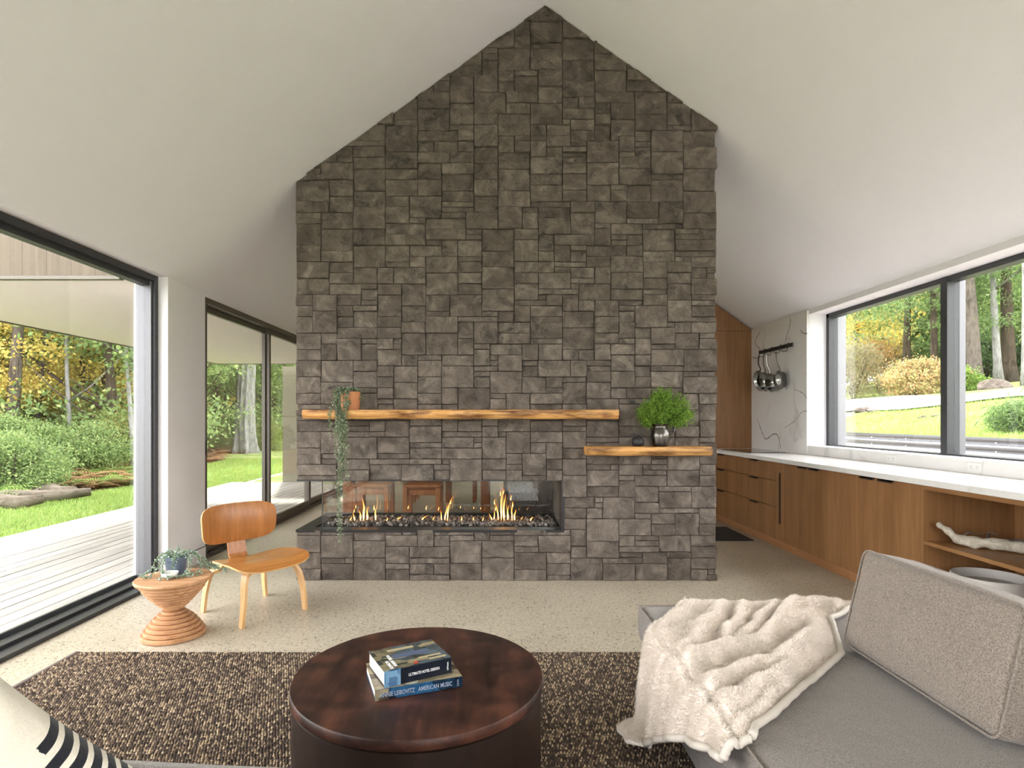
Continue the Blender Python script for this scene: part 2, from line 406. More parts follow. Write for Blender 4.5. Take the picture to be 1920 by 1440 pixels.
bm = B(); box(bm, -2.72, 3.6, Y0, Y1, -.12, 0); floor = finish('floor', bm, FLOOR); tag(floor, kind='structure')
def prism_xz(bm, pts, y0, y1):
    a = [bm.verts.new((x, y0, z)) for x, z in pts]; b = [bm.verts.new((x, y1, z)) for x, z in pts]
    n = len(pts); bm.faces.new(a); bm.faces.new(b[::-1])
    for i in range(n): bm.faces.new((a[(i+1) % n], a[i], b[i], b[(i+1) % n]))
    bmesh.ops.recalc_face_normals(bm, faces=bm.faces)
bm = B(); T = .25
prism_xz(bm, [(RX, RZ), (XW, roofz(XW)), (-2.97, roofz(XW)), (-3.02, roofz(XW)+.12), (RX, RZ+T)], Y0-.3, Y1+.3)
prism_xz(bm, [(RX, RZ), (RX, RZ+T), (3.8, roofz(3.8)+T), (3.8, roofz(XR)+.02), (XR, roofz(XR))], Y0-.3, Y1+.3)
tag(finish('ceiling', bm, WHITE), kind='structure')

# left wall: the pier between the two openings, and short piers at both ends
bm = B()
box(bm, -3.0, XW, 4.727, 5.33, 0, roofz(XW)-.001)
box(bm, -3.0, XW, Y0, -1.6, 0, roofz(XW)-.001); box(bm, -3.0, XW, 11.4, Y1, 0, roofz(XW)-.001)
tag(finish('wall_left', bm, PIER), kind='structure')
bm = B(); box(bm, XW, XW+.006, 4.73, 5.33, .0, .125); tag(finish('baseboard_left', bm, PIER), kind='structure')
bm = B(); box(bm, XW, XW+.004, 4.73, 5.33, .126, .132); tag(finish('baseboard_shadow_line', bm, SLOT), kind='structure')  # dark strip painted in as the shadow line above the baseboard

# right wall around its window
WY0, WY1, WZ0, WZ1, XO = -.5, 6.325, 1.022, 2.476, 3.66
bm = B()
box(bm, XR, XO+.14, WY1, Y1, 0, 2.535); box(bm, XR, XO+.14, Y0, WY0, 0, 2.535)
box(bm, XR, XO+.14, WY0, WY1, 0, WZ0-.02); box(bm, XR, XO+.14, WY0, WY1, WZ1, 2.535)
tag(finish('wall_right', bm, WHITE), kind='structure')
bm = B(); box(bm, XR-.005, XO, WY0, WY1-.001, WZ0-.02, WZ0); tag(finish('trim_2', bm, WHITE), kind='structure')   # sill

# gable end walls, each with a glazed opening
def gable(name, y0, y1, ox0, ox1, oz0, oz1, mat):
    bm = B()
    for x0, x1, z0 in ((XW, ox0, 0), (ox1, XR, 0), (ox0, ox1, oz1)):
        xs = [x0]+([RX] if x0 < RX < x1 else [])+[x1]
        prism_xz(bm, [(x0, z0), (x1, z0)]+[(x, roofz(x)) for x in xs[::-1]], y0, y1)
    if oz0 > 0: box(bm, ox0, ox1, y0, y1, 0, oz0)
    return tag(finish(name, bm, mat), kind='structure')
gable('wall_front', Y0-.15, Y0, -1.7, 2.5, .25, 2.75, WHITE)
gable('wall_back', Y1, Y1+.15, 1.0, 2.0, .3, 2.3, BEIGE)

def pane(name, x0, x1, y0, y1, z0, z1, parent):
    bm = B(); box(bm, x0, x1, y0, y1, z0, z1); return finish(name, bm, GLASS, parent, world=True)
def fr(name, boxes, parent, mat, bev=.002):
    bm = B()
    for b in boxes: box(bm, *b, bev=bev)
    return finish(name, bm, mat, parent, world=True)

# window_1: the long glass wall beside the rug
w1 = structure('window_1', (XG, 1.6, 0)); ya, yb = -1.6, 4.727; zt = 2.495
fr('head_frame', [(-2.94, -2.80, ya, yb, zt-.05, zt), (-2.90, -2.83, ya, yb, zt-.09, zt-.045)], w1, FRAMED)
fr('track', [(-2.95, -2.80, ya, yb, -.05, .012), (-2.80, -2.785, ya, yb, -.05, .04), (-2.785, -2.68, ya, yb, -.02, .018), (-2.70, -2.672, ya, yb, -.02, .026), (-2.95, -2.93, ya, yb, -.05, .045)], w1, FRAMED)
fr('jamb', [(-2.94, -2.815, yb-.07, yb, 0, zt-.05)], w1, FRAMEG)
fr('jamb_seal', [(-2.815, -2.797, yb-.05, yb, 0, zt)], w1, FRAMED)
fr('jamb', [(-2.94, -2.80, ya, ya+.07, 0, zt-.05)], w1, FRAMEG)
fr('stile', [(-2.90, -2.83, 1.05, 1.13, .03, zt-.09)], w1, FRAMEG)
pane('pane', -2.875, -2.865, ya+.07, 1.05, .03, zt-.09, w1); pane('pane', -2.875, -2.865, 1.13, yb-.07, .03, zt-.09, w1)

# door_1: the bronze sliding doors beyond the pier
d1 = structure('door_1', (-2.75, 8.3, 0)); ya, yb = 5.33, 11.4; zt = 2.462
fr('head_frame', [(-2.90, -2.722, ya, yb, zt-.055, zt)], d1, FRAME)
bm = B(); box(bm, -3.0, XW, ya, yb, zt, roofz(XW)-.001); tag(finish('wall_left', bm, PIER), kind='structure')
fr('track', [(-2.92, -2.74, ya, yb, -.05, .02), (-2.765, -2.75, ya, yb, .0, .03), (-2.735, -2.72, ya, yb, -.02, .012)], d1, FRAME)
fr('jamb', [(-2.90, -2.722, ya, ya+.05, 0, zt-.055)], d1, FRAME)
fr('latch_plate', [(-2.7225, -2.716, ya+.012, ya+.035, .98, 1.12)], d1, SLOT)
ys = [5.38, 6.95, 8.45, 9.95, 11.4]
for i in range(4):
    xa = -2.80 if i % 2 else -2.84
    s = fr('sliding_panel', [(xa, xa+.04, ys[i], ys[i+1], .02, .11), (xa, xa+.04, ys[i], ys[i+1], zt-.11, zt-.055),
        (xa, xa+.04, ys[i], ys[i]+.05, .11, zt-.11), (xa, xa+.04, ys[i+1]-.03, ys[i+1]+.06, .11, zt-.11)], d1, FRAME)
    pane('pane', xa+.015, xa+.023, ys[i]+.05, ys[i+1]-.03, .11, zt-.11, s)

# window_2: the ribbon window above the worktop
w2 = structure('window_2', (XO, 3.0, WZ0)); f = .05
fr('window_frame', [(XO, XO+.10, WY1-f, WY1, WZ0, WZ1), (XO, XO+.10, WY0, WY1, WZ1-.045, WZ1), (XO, XO+.10, WY0, WY1, WZ0-.01, WZ0+.012), (XO, XO+.10, WY0, WY0+f, WZ0, WZ1)], w2, FRAMED)
for ym in (4.66, 2.2):
    fr('mullion', [(XO-.005, XO+.10, ym-.035, ym+.035, WZ0, WZ1)], w2, FRAMED)
fr('mullion_cover', [(XO+.10, XO+.16, 4.66-.02, 4.66+.05, WZ0, WZ1)], w2, FRAMEG)
yy = [WY0+f, 2.2-.035, 2.2+.035, 4.66-.035, 4.66+.035, WY1-f]
for i in (0, 2, 4): pane('pane', XO+.05, XO+.058, yy[i], yy[i+1], WZ0+.012, WZ1-.045, w2)
# outer jamb lining, pale
bm = B(); box(bm, XO+.10, XO+.20, WY1-.03, WY1+.02, WZ0, WZ1); finish('outer_lining', bm, FRAMEG, w2, world=True)

# unseen gable window behind the camera, added for frontal light; another behind the fireplace
w3 = structure('added_front_window', (.4, Y0-.08, .25))
fr('window_frame', [(-1.7, 2.5, Y0-.12, Y0-.05, .25, .31), (-1.7, 2.5, Y0-.12, Y0-.05, 2.69, 2.75), (-1.7, -1.64, Y0-.12, Y0-.05, .31, 2.69), (2.44, 2.5, Y0-.12, Y0-.05, .31, 2.69), (.37, .43, Y0-.12, Y0-.05, .31, 2.69)], w3, FRAMED)
pane('pane', -1.64, .37, Y0-.09, Y0-.08, .31, 2.69, w3); pane('pane', .43, 2.44, Y0-.09, Y0-.08, .31, 2.69, w3)
w4 = structure('window_4', (1.5, Y1+.08, .3))
fr('window_frame', [(1.0, 2.0, Y1+.05, Y1+.12, .3, .36), (1.0, 2.0, Y1+.05, Y1+.12, 2.24, 2.3), (1.0, 1.06, Y1+.05, Y1+.12, .36, 2.24), (1.94, 2.0, Y1+.05, Y1+.12, .36, 2.24)], w4, FRAMED)
pane('pane', 1.06, 1.94, Y1+.08, Y1+.09, .36, 2.24, w4)

# ================================================================== STONE FIREPLACE
fire = thing('stone_fireplace', 'tall grey ledgestone fireplace wall rising to the ridge with a long corner firebox', 'fireplace', (.08, 5.05, 0))
OPX, OZ0, OZ1 = .545, .414, .812
bm = B(); ci = .022
prism_xz(bm, [(SX0+ci, 0), (SX1-ci, 0), (SX1-ci, OZ0-.012), (SX0+ci, OZ0-.012)], SY+.03, SB-.03)
prism_xz(bm, [(OPX+.04, OZ0-.012), (SX1-ci, OZ0-.012), (SX1-ci, OZ1), (OPX+.04, OZ1)], SY+.03, SB-.03)
prism_xz(bm, [(SX0+ci, OZ1+.012), (SX1-ci, OZ1), (SX1-ci, roofz(SX1)), (RX, RZ), (SX0+ci, roofz(SX0))], SY+.03, SB-.03)
finish('core', bm, MORTAR, fire, world=True)

NCOL = 52; CW = (SX1-SX0)/NCOL
rows = [OZ0/9*i for i in range(9)]+[OZ0+(OZ1-OZ0)/9*i for i in range(9)]
rows += [OZ1+i*.0447 for i in range(89)]
NROW = len(rows)-1
OPC = round((OPX-SX0)/CW)
def clip_poly(poly):
    """keep the part of a polygon in x,z below the roof"""
    for sgn in (1, -1):
        out = []
        f_ = lambda p: RZ-.004-sgn*(p[0]-RX)*RS-p[1]
        for i in range(len(poly)):
            a, b = poly[i], poly[(i+1) % len(poly)]; fa, fb = f_(a), f_(b)
            if fa >= 0: out.append(a)
            if (fa >= 0) != (fb >= 0):
                t_ = fa/(fa-fb); out.append((a[0]+(b[0]-a[0])*t_, a[1]+(b[1]-a[1])*t_))
        poly = out
        if not poly: return []
    return poly
def area(p): return abs(sum(p[i][0]*p[(i+1) % len(p)][1]-p[(i+1) % len(p)][0]*p[i][1] for i in range(len(p))))/2
def pack(ncol, nrow, free, r):
    occ = [[not free(c, q) for c in range(ncol)] for q in range(nrow)]; out = []
    sizes = [(4,4)]*9+[(4,3)]*10+[(3,3)]*6+[(4,2)]*8+[(3,2)]*7+[(5,2)]*3+[(2,2)]*5+[(4,1)]*4+[(5,1)]*4+[(3,1)]*5+[(6,1)]*2+[(2,3)]*2+[(3,4)]*2+[(2,1)]*1
    for q in range(nrow):
        c = 0
        while c < ncol:
            if occ[q][c]: c += 1; continue
            run = 0
            while c+run < ncol and not occ[q][c+run]: run += 1
            best = None
            for _ in range(14):
                a, b = r.choice(sizes)
                if a > run or q+b > nrow: continue
                if run-a == 1 and r.random() < .9: continue
                if q == 8 or q < 9 < q+b or q < 18 < q+b:
                    lim = 9 if q < 9 else 18
                    if q+b > lim and c < OPC: continue
                if any(occ[q+j][c+i] for i in range(a) for j in range(b)): continue
                # avoid tops lining up with the left neighbour
                if c > 0 and out and out[-1][1] == q and out[-1][1]+out[-1][3] == q+b and r.random() < .55: continue
                best = (a, b); break
            if best is None:
                a = run if run <= 3 else (run-2 if run <= 6 else 3); b = 1
                best = (a, b)
            a, b = best
            for i in range(a):
                for j in range(b): occ[q+j][c+i] = True
            out.append((c, q, a, b)); c += a
    return out
sr = random.Random(23)
stones = []
for c, q, a, b in pack(NCOL, NROW, lambda c, q: not (9 <= q < 18 and c < OPC), sr):
    x0, x1 = SX0+c*CW, SX0+(c+a)*CW; z0, z1 = rows[q], rows[q+b]
    if c+a == NCOL: x1 += sr.uniform(-.002, .016)
    if c == 0: x0 -= sr.uniform(-.002, .012)
    g = .0014
    poly = clip_poly([(x0+g, z0+g), (x1-g, z0+g), (x1-g, z1-g), (x0+g, z1-g)])
    if len(poly) >= 3 and area(poly) > 1e-4: stones.append((area(poly), poly, c, a))
stones.sort(key=lambda s: -s[0])
def stone_bm(bm, poly, edge):
    xs = [p[0] for p in poly]; zs = [p[1] for p in poly]; x0, x1, z0, z1 = min(xs), max(xs), min(zs), max(zs)
    rough = min(1, .35+.65*max(0, min(1, (x0+1.2-z0*.55+.9)/2.4)))   # the lower right stones are split more coarsely
    lift = sr.uniform(.004, .030); amp = .004+.009*rough; seed = Vector((sr.uniform(0, 90), sr.uniform(0, 90), 0))
    tx, tz = sr.uniform(-.02, .02), sr.uniform(-.03, .03)
    yb = SY+.035
    def yf(x, z, e):
        n = noise.noise(Vector((x*9, z*9, 0))+seed)+.5*noise.noise(Vector((x*23, z*23, 4))+seed)
        return SY+.012-lift-amp*n-tx*(x-(x0+x1)/2)-tz*(z-(z0+z1)/2)+e
    if len(poly) == 4 and abs(area(poly)-(x1-x0)*(z1-z0)) < 1e-6:
        nx = max(2, min(5, round((x1-x0)/.055))); nz = max(1, min(4, round((z1-z0)/.05)))
        xs_ = [x0, x0+.003]+[x0+(x1-x0)*i/nx for i in range(1, nx)]+[x1-.003, x1]
        zs_ = [z0, z0+.003]+[z0+(z1-z0)*i/nz for i in range(1, nz)]+[z1-.003, z1]
        jit = lambda v, lo, hi: v if v in (lo, hi) else v+sr.uniform(-.002, .002)
        G = [[None]*len(xs_) for _ in zs_]
        for j, z in enumerate(zs_):
            for i, x in enumerate(xs_):
                e = .006 if i in (0, len(xs_)-1) or j in (0, len(zs_)-1) else 0
                wob = .0025*noise.noise(Vector((x*14, z*14, 9))+seed)
                G[j][i] = bm.verts.new((jit(x, x0, x1)+(wob if e else 0), yf(x, z, e), jit(z, z0, z1)+(wob if e else 0)))
        for j in range(len(zs_)-1):
            for i in range(len(xs_)-1): bm.faces.new((G[j][i], G[j][i+1], G[j+1][i+1], G[j+1][i]))
        ring = G[0]+[r_[-1] for r_ in G[1:-1]]+G[-1][::-1]+[r_[0] for r_ in G[1:-1]][::-1]
    else:
        cx = sum(xs)/len(xs); cz = sum(zs)/len(zs)
        ring = [bm.verts.new((x, yf(x, z, .006), z)) for x, z in poly]
        inn = [bm.verts.new((x+(cx-x)*.06, yf(x, z, 0), z+(cz-z)*.06)) for x, z in poly]
        cen = bm.verts.new((cx, yf(cx, cz, 0), cz)); n = len(ring)
        if (poly[1][0]-poly[0][0])*(poly[2][1]-poly[1][1])-(poly[1][1]-poly[0][1])*(poly[2][0]-poly[1][0]) < 0: pass
        for k in range(n):
            bm.faces.new((ring[k], ring[(k+1) % n], inn[(k+1) % n], inn[k])); bm.faces.new((inn[k], inn[(k+1) % n], cen))
    back = [bm.verts.new((v.co.x, yb, v.co.z)) for v in ring]; n = len(ring)
    for k in range(n): bm.faces.new((ring[(k+1) % n], ring[k], back[k], back[(k+1) % n]))
for i, (ar, poly, c, a) in enumerate(stones[:300]):
    bm = B(); stone_bm(bm, poly, c == 0 or c+a == NCOL); finish('stone', bm, STONE, fire, world=True, smooth=True, angle=42)
bm = B()
for ar, poly, c, a in stones[300:]: stone_bm(bm, poly, False)
def m_stone_small():
    """same stone with its colour picked per piece"""
    m = STONE.copy(); m.name = 'basalt_small_stone'; t = m.node_tree
    g = t.nodes.new('ShaderNodeNewGeometry')
    for l in list(t.links):
        if l.from_node.type == 'OBJECT_INFO' and l.from_socket.name == 'Random':
            t.links.new(g.outputs['Random Per Island'], l.to_socket)
    return m
STONE_S = m_stone_small()
tag(finish('small_stones', bm, STONE_S, fire, world=True, smooth=True, angle=42), kind='stuff')
# the return faces of the wall (left, right, back), same masonry seen only from the side
bm = B(); rr = random.Random(5)
def face_stones(u0, u1, zlo, zhi, place):
    z = zlo
    while z < zhi-.01:
        h = min(rr.choice([.09, .134, .18]), zhi-z); u = u0
        while u < u1-.01:
            l = min(rr.choice([.13, .2, .26]), u1-u)
            if u1-u-l < .06: l = u1-u
            place(u+.002, u+l-.002, z+.002, z+h-.002, rr.uniform(0, .015)); u += l
        z += h
for side, xf in ((-1, SX0), (1, SX1)):
    zt_ = roofz(xf)-.03
    def pl(u0, u1, z0, z1, d, side=side, xf=xf):
        box(bm, *(sorted((xf-side*.03, xf+side*(d-.012)))), u0, u1, z0, min(z1, zt_), bev=.004)
    if side < 0: face_stones(SY+.036, SB-.036, 0, OZ0-.012, pl); face_stones(SY+.036, SB-.036, OZ1+.012, zt_, pl)
    else: face_stones(SY+.036, SB-.036, 0, zt_, pl)
def plb(u0, u1, z0, z1, d):
    if z1 > roofz(u0)-.02 or z1 > roofz(u1)-.02 or (z1 > OZ0 and z0 < OZ1 and u0 < OPX): return
    box(bm, u0, u1, SB-.03, SB+d, z0, z1, bev=.004)
face_stones(SX0, SX1, 0, 4.6, plb)
tag(finish('side_stones', bm, STONE_S, fire, world=True), kind='stuff')

# firebox: steel tray with its ledge, glass, pebbles, burner and flames
bm = B()
zt_ = OZ0
box(bm, SX0-.006, OPX+.01, SY-.012, SY+.11, zt_-.02, zt_); box(bm, SX0-.006, SX0+.11, SY+.11, SB, zt_-.02, zt_)
box(bm, SX0+.11, OPX+.01, SB-.14, SB+.01, zt_-.02, zt_)
box(bm, SX0+.11, OPX, SY+.11, SB-.14, zt_-.09, zt_-.075)
box(bm, SX0+.11, SX0+.113, SY+.11, SB-.14, zt_-.075, zt_-.001); box(bm, SX0+.11, OPX, SY+.11, SY+.113, zt_-.075, zt_-.001)
box(bm, SX0+.11, OPX, SB-.143, SB-.14, zt_-.075, zt_+.02)
finish('hearth_tray', bm, BLACK, fire, world=True)
bm = B(); box(bm, SX0, OPX+.01, SY-.006, SB, OZ1-.002, OZ1+.011); finish('lintel_plate', bm, BLACK, fire, world=True)
bm = B(); box(bm, OPX-.012, OPX+.012, SY-.008, SY+.13, OZ0, OZ1); box(bm, OPX, OPX+.012, SB-.12, SB, OZ0, OZ1)
finish('side_frame', bm, BLACK, fire, world=True)
bm = B(); box(bm, OPX+.0, OPX+.04, SY+.13, SB-.12, OZ0-.05, OZ1); finish('end_lining', bm, plain('soot_lining', lin(96, 90, 84), .6), fire, world=True)
GX, GY = -1.472, 4.835
for nm, bb in (('front_glass', (GX, OPX-.002, GY, GY+.006, zt_-.07, OZ1)), ('end_glass', (GX, GX+.006, GY+.006, SB-.16, zt_-.07, OZ1)), ('rear_glass', (GX, OPX-.002, SB-.16, SB-.154, zt_-.07, OZ1))):
    bm = B(); box(bm, *bb); finish(nm, bm, GLASS, fire, world=True)
bm = B(); box(bm, GX-.002, GX+.004, GY-.002, GY+.004, zt_-.02, OZ1); finish('glass_edge', bm, FRAMED, fire, world=True)
def pebble_mat():
    t = NT('river_pebbles'); g = t.node('ShaderNodeNewGeometry').outputs['Random Per Island']
    t.set(color=t.ramp(g, [(0, lin(60, 54, 52)), (.5, lin(116, 104, 98)), (1, lin(168, 154, 146))]), rough=.6, spec=.4); return t.m
bm = B(); pr = random.Random(3)
ico = B(); bmesh.ops.create_icosphere(ico, subdivisions=1, radius=1); IV = np.array([v.co[:] for v in ico.verts]); IF = np.array([[v.index for v in f_.verts] for f_ in ico.faces]); ico.free()
V, F, k = [], [], 0
for i in range(2300):
    r_ = pr.uniform(.010, .020); x = pr.uniform(GX+.03, OPX-.03); y = pr.uniform(GY+.03, SB-.19)
    z = zt_-.035+pr.uniform(0, .045)+.012*noise.noise(Vector((x*6, y*9, 0)))
    e = Euler((pr.uniform(0, 6),)*3).to_matrix(); M_ = np.array(e)@np.diag([r_, r_*pr.uniform(.7, 1), r_*pr.uniform(.55, .8)])
    V.append(IV@M_.T+np.array([x, y, z])-np.array(root_org(fire))); F.append(IF+k); k += len(IV)
PEB = pebble_mat()
tag(fast_mesh('pebbles', np.vstack(V), np.vstack(F), PEB, fire, smooth=True), kind='stuff')

def m_flame():
    t = NT('gas_flame'); t.n.remove(t.b)
    g = t.node('ShaderNodeTexCoord').outputs['Generated']; z = t.node('ShaderNodeSeparateXYZ', {0: g}).outputs[2]
    col = t.ramp(z, [(0, (1, .30, .08)), (.22, (1, .60, .20)), (.55, (1, .34, .06)), (1, (.9, .14, .015))])
    lw = t.node('ShaderNodeLayerWeight', {'Blend': .35}).outputs['Facing']
    em = t.node('ShaderNodeEmission', {'Color': col, 'Strength': 2.6}); tr = t.node('ShaderNodeBsdfTransparent')
    f_ = t.math('MULTIPLY', t.math('POWER', lw, .8), 1.0)
    f_ = t.math('MAXIMUM', f_, t.ramp(z, [(.05, (.15,)*3), (1, (.35,)*3)]))
    mx = t.node('ShaderNodeMixShader', {0: f_, 1: em.outputs[0], 2: tr.outputs[0]}); t.link(mx.outputs[0], t.out.inputs[0]); return t.m
FLAME = m_flame()
def flame(x, y, h, wd, lean=0, z0=None, seed=0):
    bm = B(); r_ = random.Random(seed); ph = r_.uniform(0, 6); z0 = zt_+.0 if z0 is None else z0
    pts, rad = [], []
    for i in range(11):
        t_ = i/10
        pts.append((x+lean*t_*t_+wd*.55*math.sin(ph+t_*5.2)*t_, y+wd*.3*math.sin(ph*2+t_*4), z0+h*t_))
        rad.append(max(.0006, wd*(math.sin(PI*(t_**.62))*.9+.12*(1-t_))))
    tube(bm, pts, rad, 8, squash=.5); return finish('flame', bm, FLAME, fire, world=True, smooth=True)
def fpx(px, hp, wp, lean=0, z0=None, y=5.06, seed=0):
    X = (px-930)/1070*y; flame(X, y, hp/1070*y, wp*.8/1070*y, lean/1070*y, z0, seed)
for i, a_ in enumerate([(682, 42, 4.6, -2), (688, 26, 4, 3), (676, 20, 3.4, -2), (704, 26, 3.4, 2), (665, 16, 2.6, -3), (828, 20, 2.4, -3), (834, 30, 3.2, 6), (839, 46, 2.8, 9),
        (812, 8, 2.6, 4), (792, 10, 3.2, 8), (745, 8, 3, 7), (940, 62, 3.6, 2), (945, 50, 4.6, 1), (952, 30, 4, 2), (934, 34, 3, -4), (926, 20, 2.6, 2), (960, 34, 2.6, 0), (965, 22, 3.6, 1), (922, 14, 2.6, -5),
        (995, 8, 3, 3), (865, 9, 2.4, 1), (887, 8, 2.6, 3), (905, 7, 2.2, 2), (725, 6, 2.4, 3), (657, 8, 2.6, 3), (978, 8, 2.4, 2)]):
    fpx(*a_, seed=i)
for i, (px, py, s) in enumerate([(667, 953, 3), (701, 957, 4), (664, 961, 3), (765, 954, 3), (799, 956, 3.5), (822, 957, 3), (845, 945, 3), (927, 946, 4), (929, 958, 3.5), (958, 938, 4), (961, 951, 4.5), (944, 926, 3), (938, 930, 4), (863, 953, 2), (888, 954, 2), (901, 955, 2)]):
    z_ = CAMH-(py-785)/1070*5.06; fpx(px, s*2.4, s*.55, 1, z_, seed=90+i)

# ================================================================== OUTDOORS
def terr_left(x, y):
    d = max(0, -8.2-max(0, (y-13)*.25)-x)
    return -.10+.05*math.sin(x*.7)*math.sin(y*.4)*min(1, d)+min(d*.045, 1.4)
# deck of boards
deck = structure('deck', (-4.3, 5, 0))
dr = random.Random(11)
for i in range(19):
    x1 = -2.955-i*.142; x0 = x1-.134; y = -2.0+dr.uniform(-1.5, 0)
    while y < 12.2:
        y2 = min(y+dr.choice([2.4, 3.0, 3.6, 4.2]), 12.2)
        if 12.2-y2 < .5: y2 = 12.2
        bm = B(); box(bm, x0, x1, max(y, -2)+.002, y2-.002, -.075, -.035+dr.uniform(-.0015, .0015), bev=.003)
        finish('board', bm, DECKW, deck, world=True); y = y2
bm = B(); box(bm, -5.66, -2.96, -2, 12.18, -.2, -.1); finish('joists', bm, SLOT, deck, world=True)

# the flat porch roof
pr_ = thing('porch_roof', 'flat porch roof over the far half of the deck with a brown fascia', 'roof', (-4.3, 8.2, 2.45))
bm = B(); box(bm, -5.72, -3.02, 4.64, 11.72, 2.452, 2.60)
finish('soffit', bm, SOFFIT, pr_, world=True)
bm = B(); box(bm, -5.76, -5.72, 4.60, 11.76, 2.44, 2.64); box(bm, -5.72, -3.02, 11.72, 11.76, 2.44, 2.64)
finish('eave_trim', bm, FRAME, pr_, world=True)
bm = B(); n_ = 14
for i in range(n_):
    x0 = -5.76+i*(2.74/n_); box(bm, x0+.001, x0+2.74/n_-.001, 4.58, 4.62, 2.47, 3.5)
finish('fascia', bm, ROOFBR, pr_, world=True)
bm = B(); box(bm, -5.76, -3.02, 4.575, 4.63, 2.44, 2.468); finish('fascia_trim', bm, FRAME, pr_, world=True)

# garden wing wall at the far end of the deck, with a console and a plant
wing = thing('garden_wall', 'plain olive-grey outside wall closing the far end of the deck', 'wall', (-3.5, 12.35, 0))
bm = B(); box(bm, -4.58, -2.9, 12.25, 12.5, -.3, 2.44); finish('wall_slab', bm, OLIVE, wing, world=True)
# ground
def grid_ground(name, xs, ys, zf, mat, kind='structure'):
    V = np.array([[x, y, zf(x, y)] for y in ys for x in xs]); nx = len(xs)
    F = np.array([[j*nx+i, j*nx+i+1, (j+1)*nx+i+1, (j+1)*nx+i] for j in range(len(ys)-1) for i in range(nx-1)])
    o = fast_mesh(name, V, F, mat, smooth=True); tag(o, kind=kind); return o
def edge_x(y): return -7.9-(max(0, y-13)*.26)-.35*math.sin(y*.9)
ys = list(np.linspace(-12, 70, 83))
V = []; nx = 9
for y in ys:
    for i in range(nx): x = -5.6+(edge_x(y)+5.6)*i/(nx-1); V.append([x, y, terr_left(x, y)])
F = np.array([[j*nx+i+1, j*nx+i, (j+1)*nx+i, (j+1)*nx+i+1] for j in range(len(ys)-1) for i in range(nx-1)])
tag(fast_mesh('lawn', np.array(V), F, LAWN, smooth=True), kind='structure')
V = []; nx = 14
for y in ys:
    for i in range(nx): x = edge_x(y)-(i/(nx-1))**1.6*55; V.append([x, y, terr_left(x, y)+.02*min(i, 1)])
F = np.array([[j*nx+i+1, j*nx+i, (j+1)*nx+i, (j+1)*nx+i+1] for j in range(len(ys)-1) for i in range(nx-1)])
tag(fast_mesh('forest_floor', np.array(V), F, FORESTFL, smooth=True), kind='structure')
grid_ground('ground', list(np.linspace(-5.6, 6.2, 8)), [12.3, 20, 30, 50, 70], lambda x, y: -.12, LAWN)
grid_ground('ground', list(np.linspace(-5.6, 6.2, 8)), [-12, -8, -5, -2.75], lambda x, y: -.12, LAWN)
grid_ground('ground', [3.8, 4.5, 5.2, 5.98], list(np.linspace(-2.75, 12.3, 6)), lambda x, y: .15, GRAVEL)
def terr_right(x, y):
    s = x-6
    return 1.03+.118*s+.05*math.sin(x*1.1+y*.5)*min(1, s*.3)+.004*max(0, x-18)**1.3+(0 if y < 9.8 else -min(.9, (y-9.8)*.5)*max(0, 1-s*.16))
grid_ground('grass_bank', list(np.linspace(6.02, 18, 30))+list(np.linspace(19, 60, 14)), list(np.linspace(-8, 62, 80)), terr_right, LAWN)
# gravel drive crossing the bank
V = []; ysd = np.linspace(-6, 44, 70); nx = 7
def drive_c(y): return 14.2-.14*(y-12)+.5*math.sin(y*.25)
for y in ysd:
    for i in range(nx):
        hw = 1.9+.25*math.sin(y*1.3+i); x = drive_c(y)+hw*(i/(nx-1)*2-1); V.append([x, y, terr_right(x, y)+.05])
F = np.array([[j*nx+i, j*nx+i+1, (j+1)*nx+i+1, (j+1)*nx+i] for j in range(len(ysd)-1) for i in range(nx-1)])
tag(fast_mesh('gravel_drive', np.array(V), F, GRAVEL, smooth=True), kind='structure')

# corrugated steel retaining wall
cw = thing('retaining_wall', 'low corrugated steel retaining wall outside the kitchen window', 'retaining wall', (6, 5, .15))
CORR = plain('galvanised_corrugated_steel', lin(104, 106, 110), .28, .9)
for k, (ya, yb) in enumerate(((-1.0, 2.4), (2.38, 6.0), (5.98, 9.8))):
    bm = B(); n_ = 40; A = []; xo = 5.98-(k % 2)*.006
    for i in range(n_*2+1):
        z = .15+(1.075-.15)*i/(n_*2); x = xo+.016*math.sin(2*PI*(z-.05)/.105); A.append((x, z))
    L = [bm.verts.new((x, ya, z)) for x, z in A]; R_ = [bm.verts.new((x, yb, z)) for x, z in A]
    L2 = [bm.verts.new((x+.004, ya, z)) for x, z in A]; R2 = [bm.verts.new((x+.004, yb, z)) for x, z in A]
    for i in range(len(A)-1): bm.faces.new((L[i], R_[i], R_[i+1], L[i+1])); bm.faces.new((L2[i+1], R2[i+1], R2[i], L2[i]))
    bm.faces.new((L[-1], R_[-1], R2[-1], L2[-1]))
    sh = finish('sheet', bm, CORR, cw, world=True, smooth=True)
bm = B(); box(bm, 5.955, 6.03, -1.0, 9.8, 1.068, 1.09); finish('cap_rail', bm, CORR, cw, world=True)
bm = B()
for y in np.arange(-.7, 9.8, .75):
    for z in (1.03, .925, .82, .71): lathe(bm, [(.007, 0), (.009, .004), (.004, .009)], 6, Matrix.Translation((5.962, y, z))@Matrix.Rotation(-PI/2, 4, 'Y'))
finish('screws', bm, PLATE, cw, world=True)

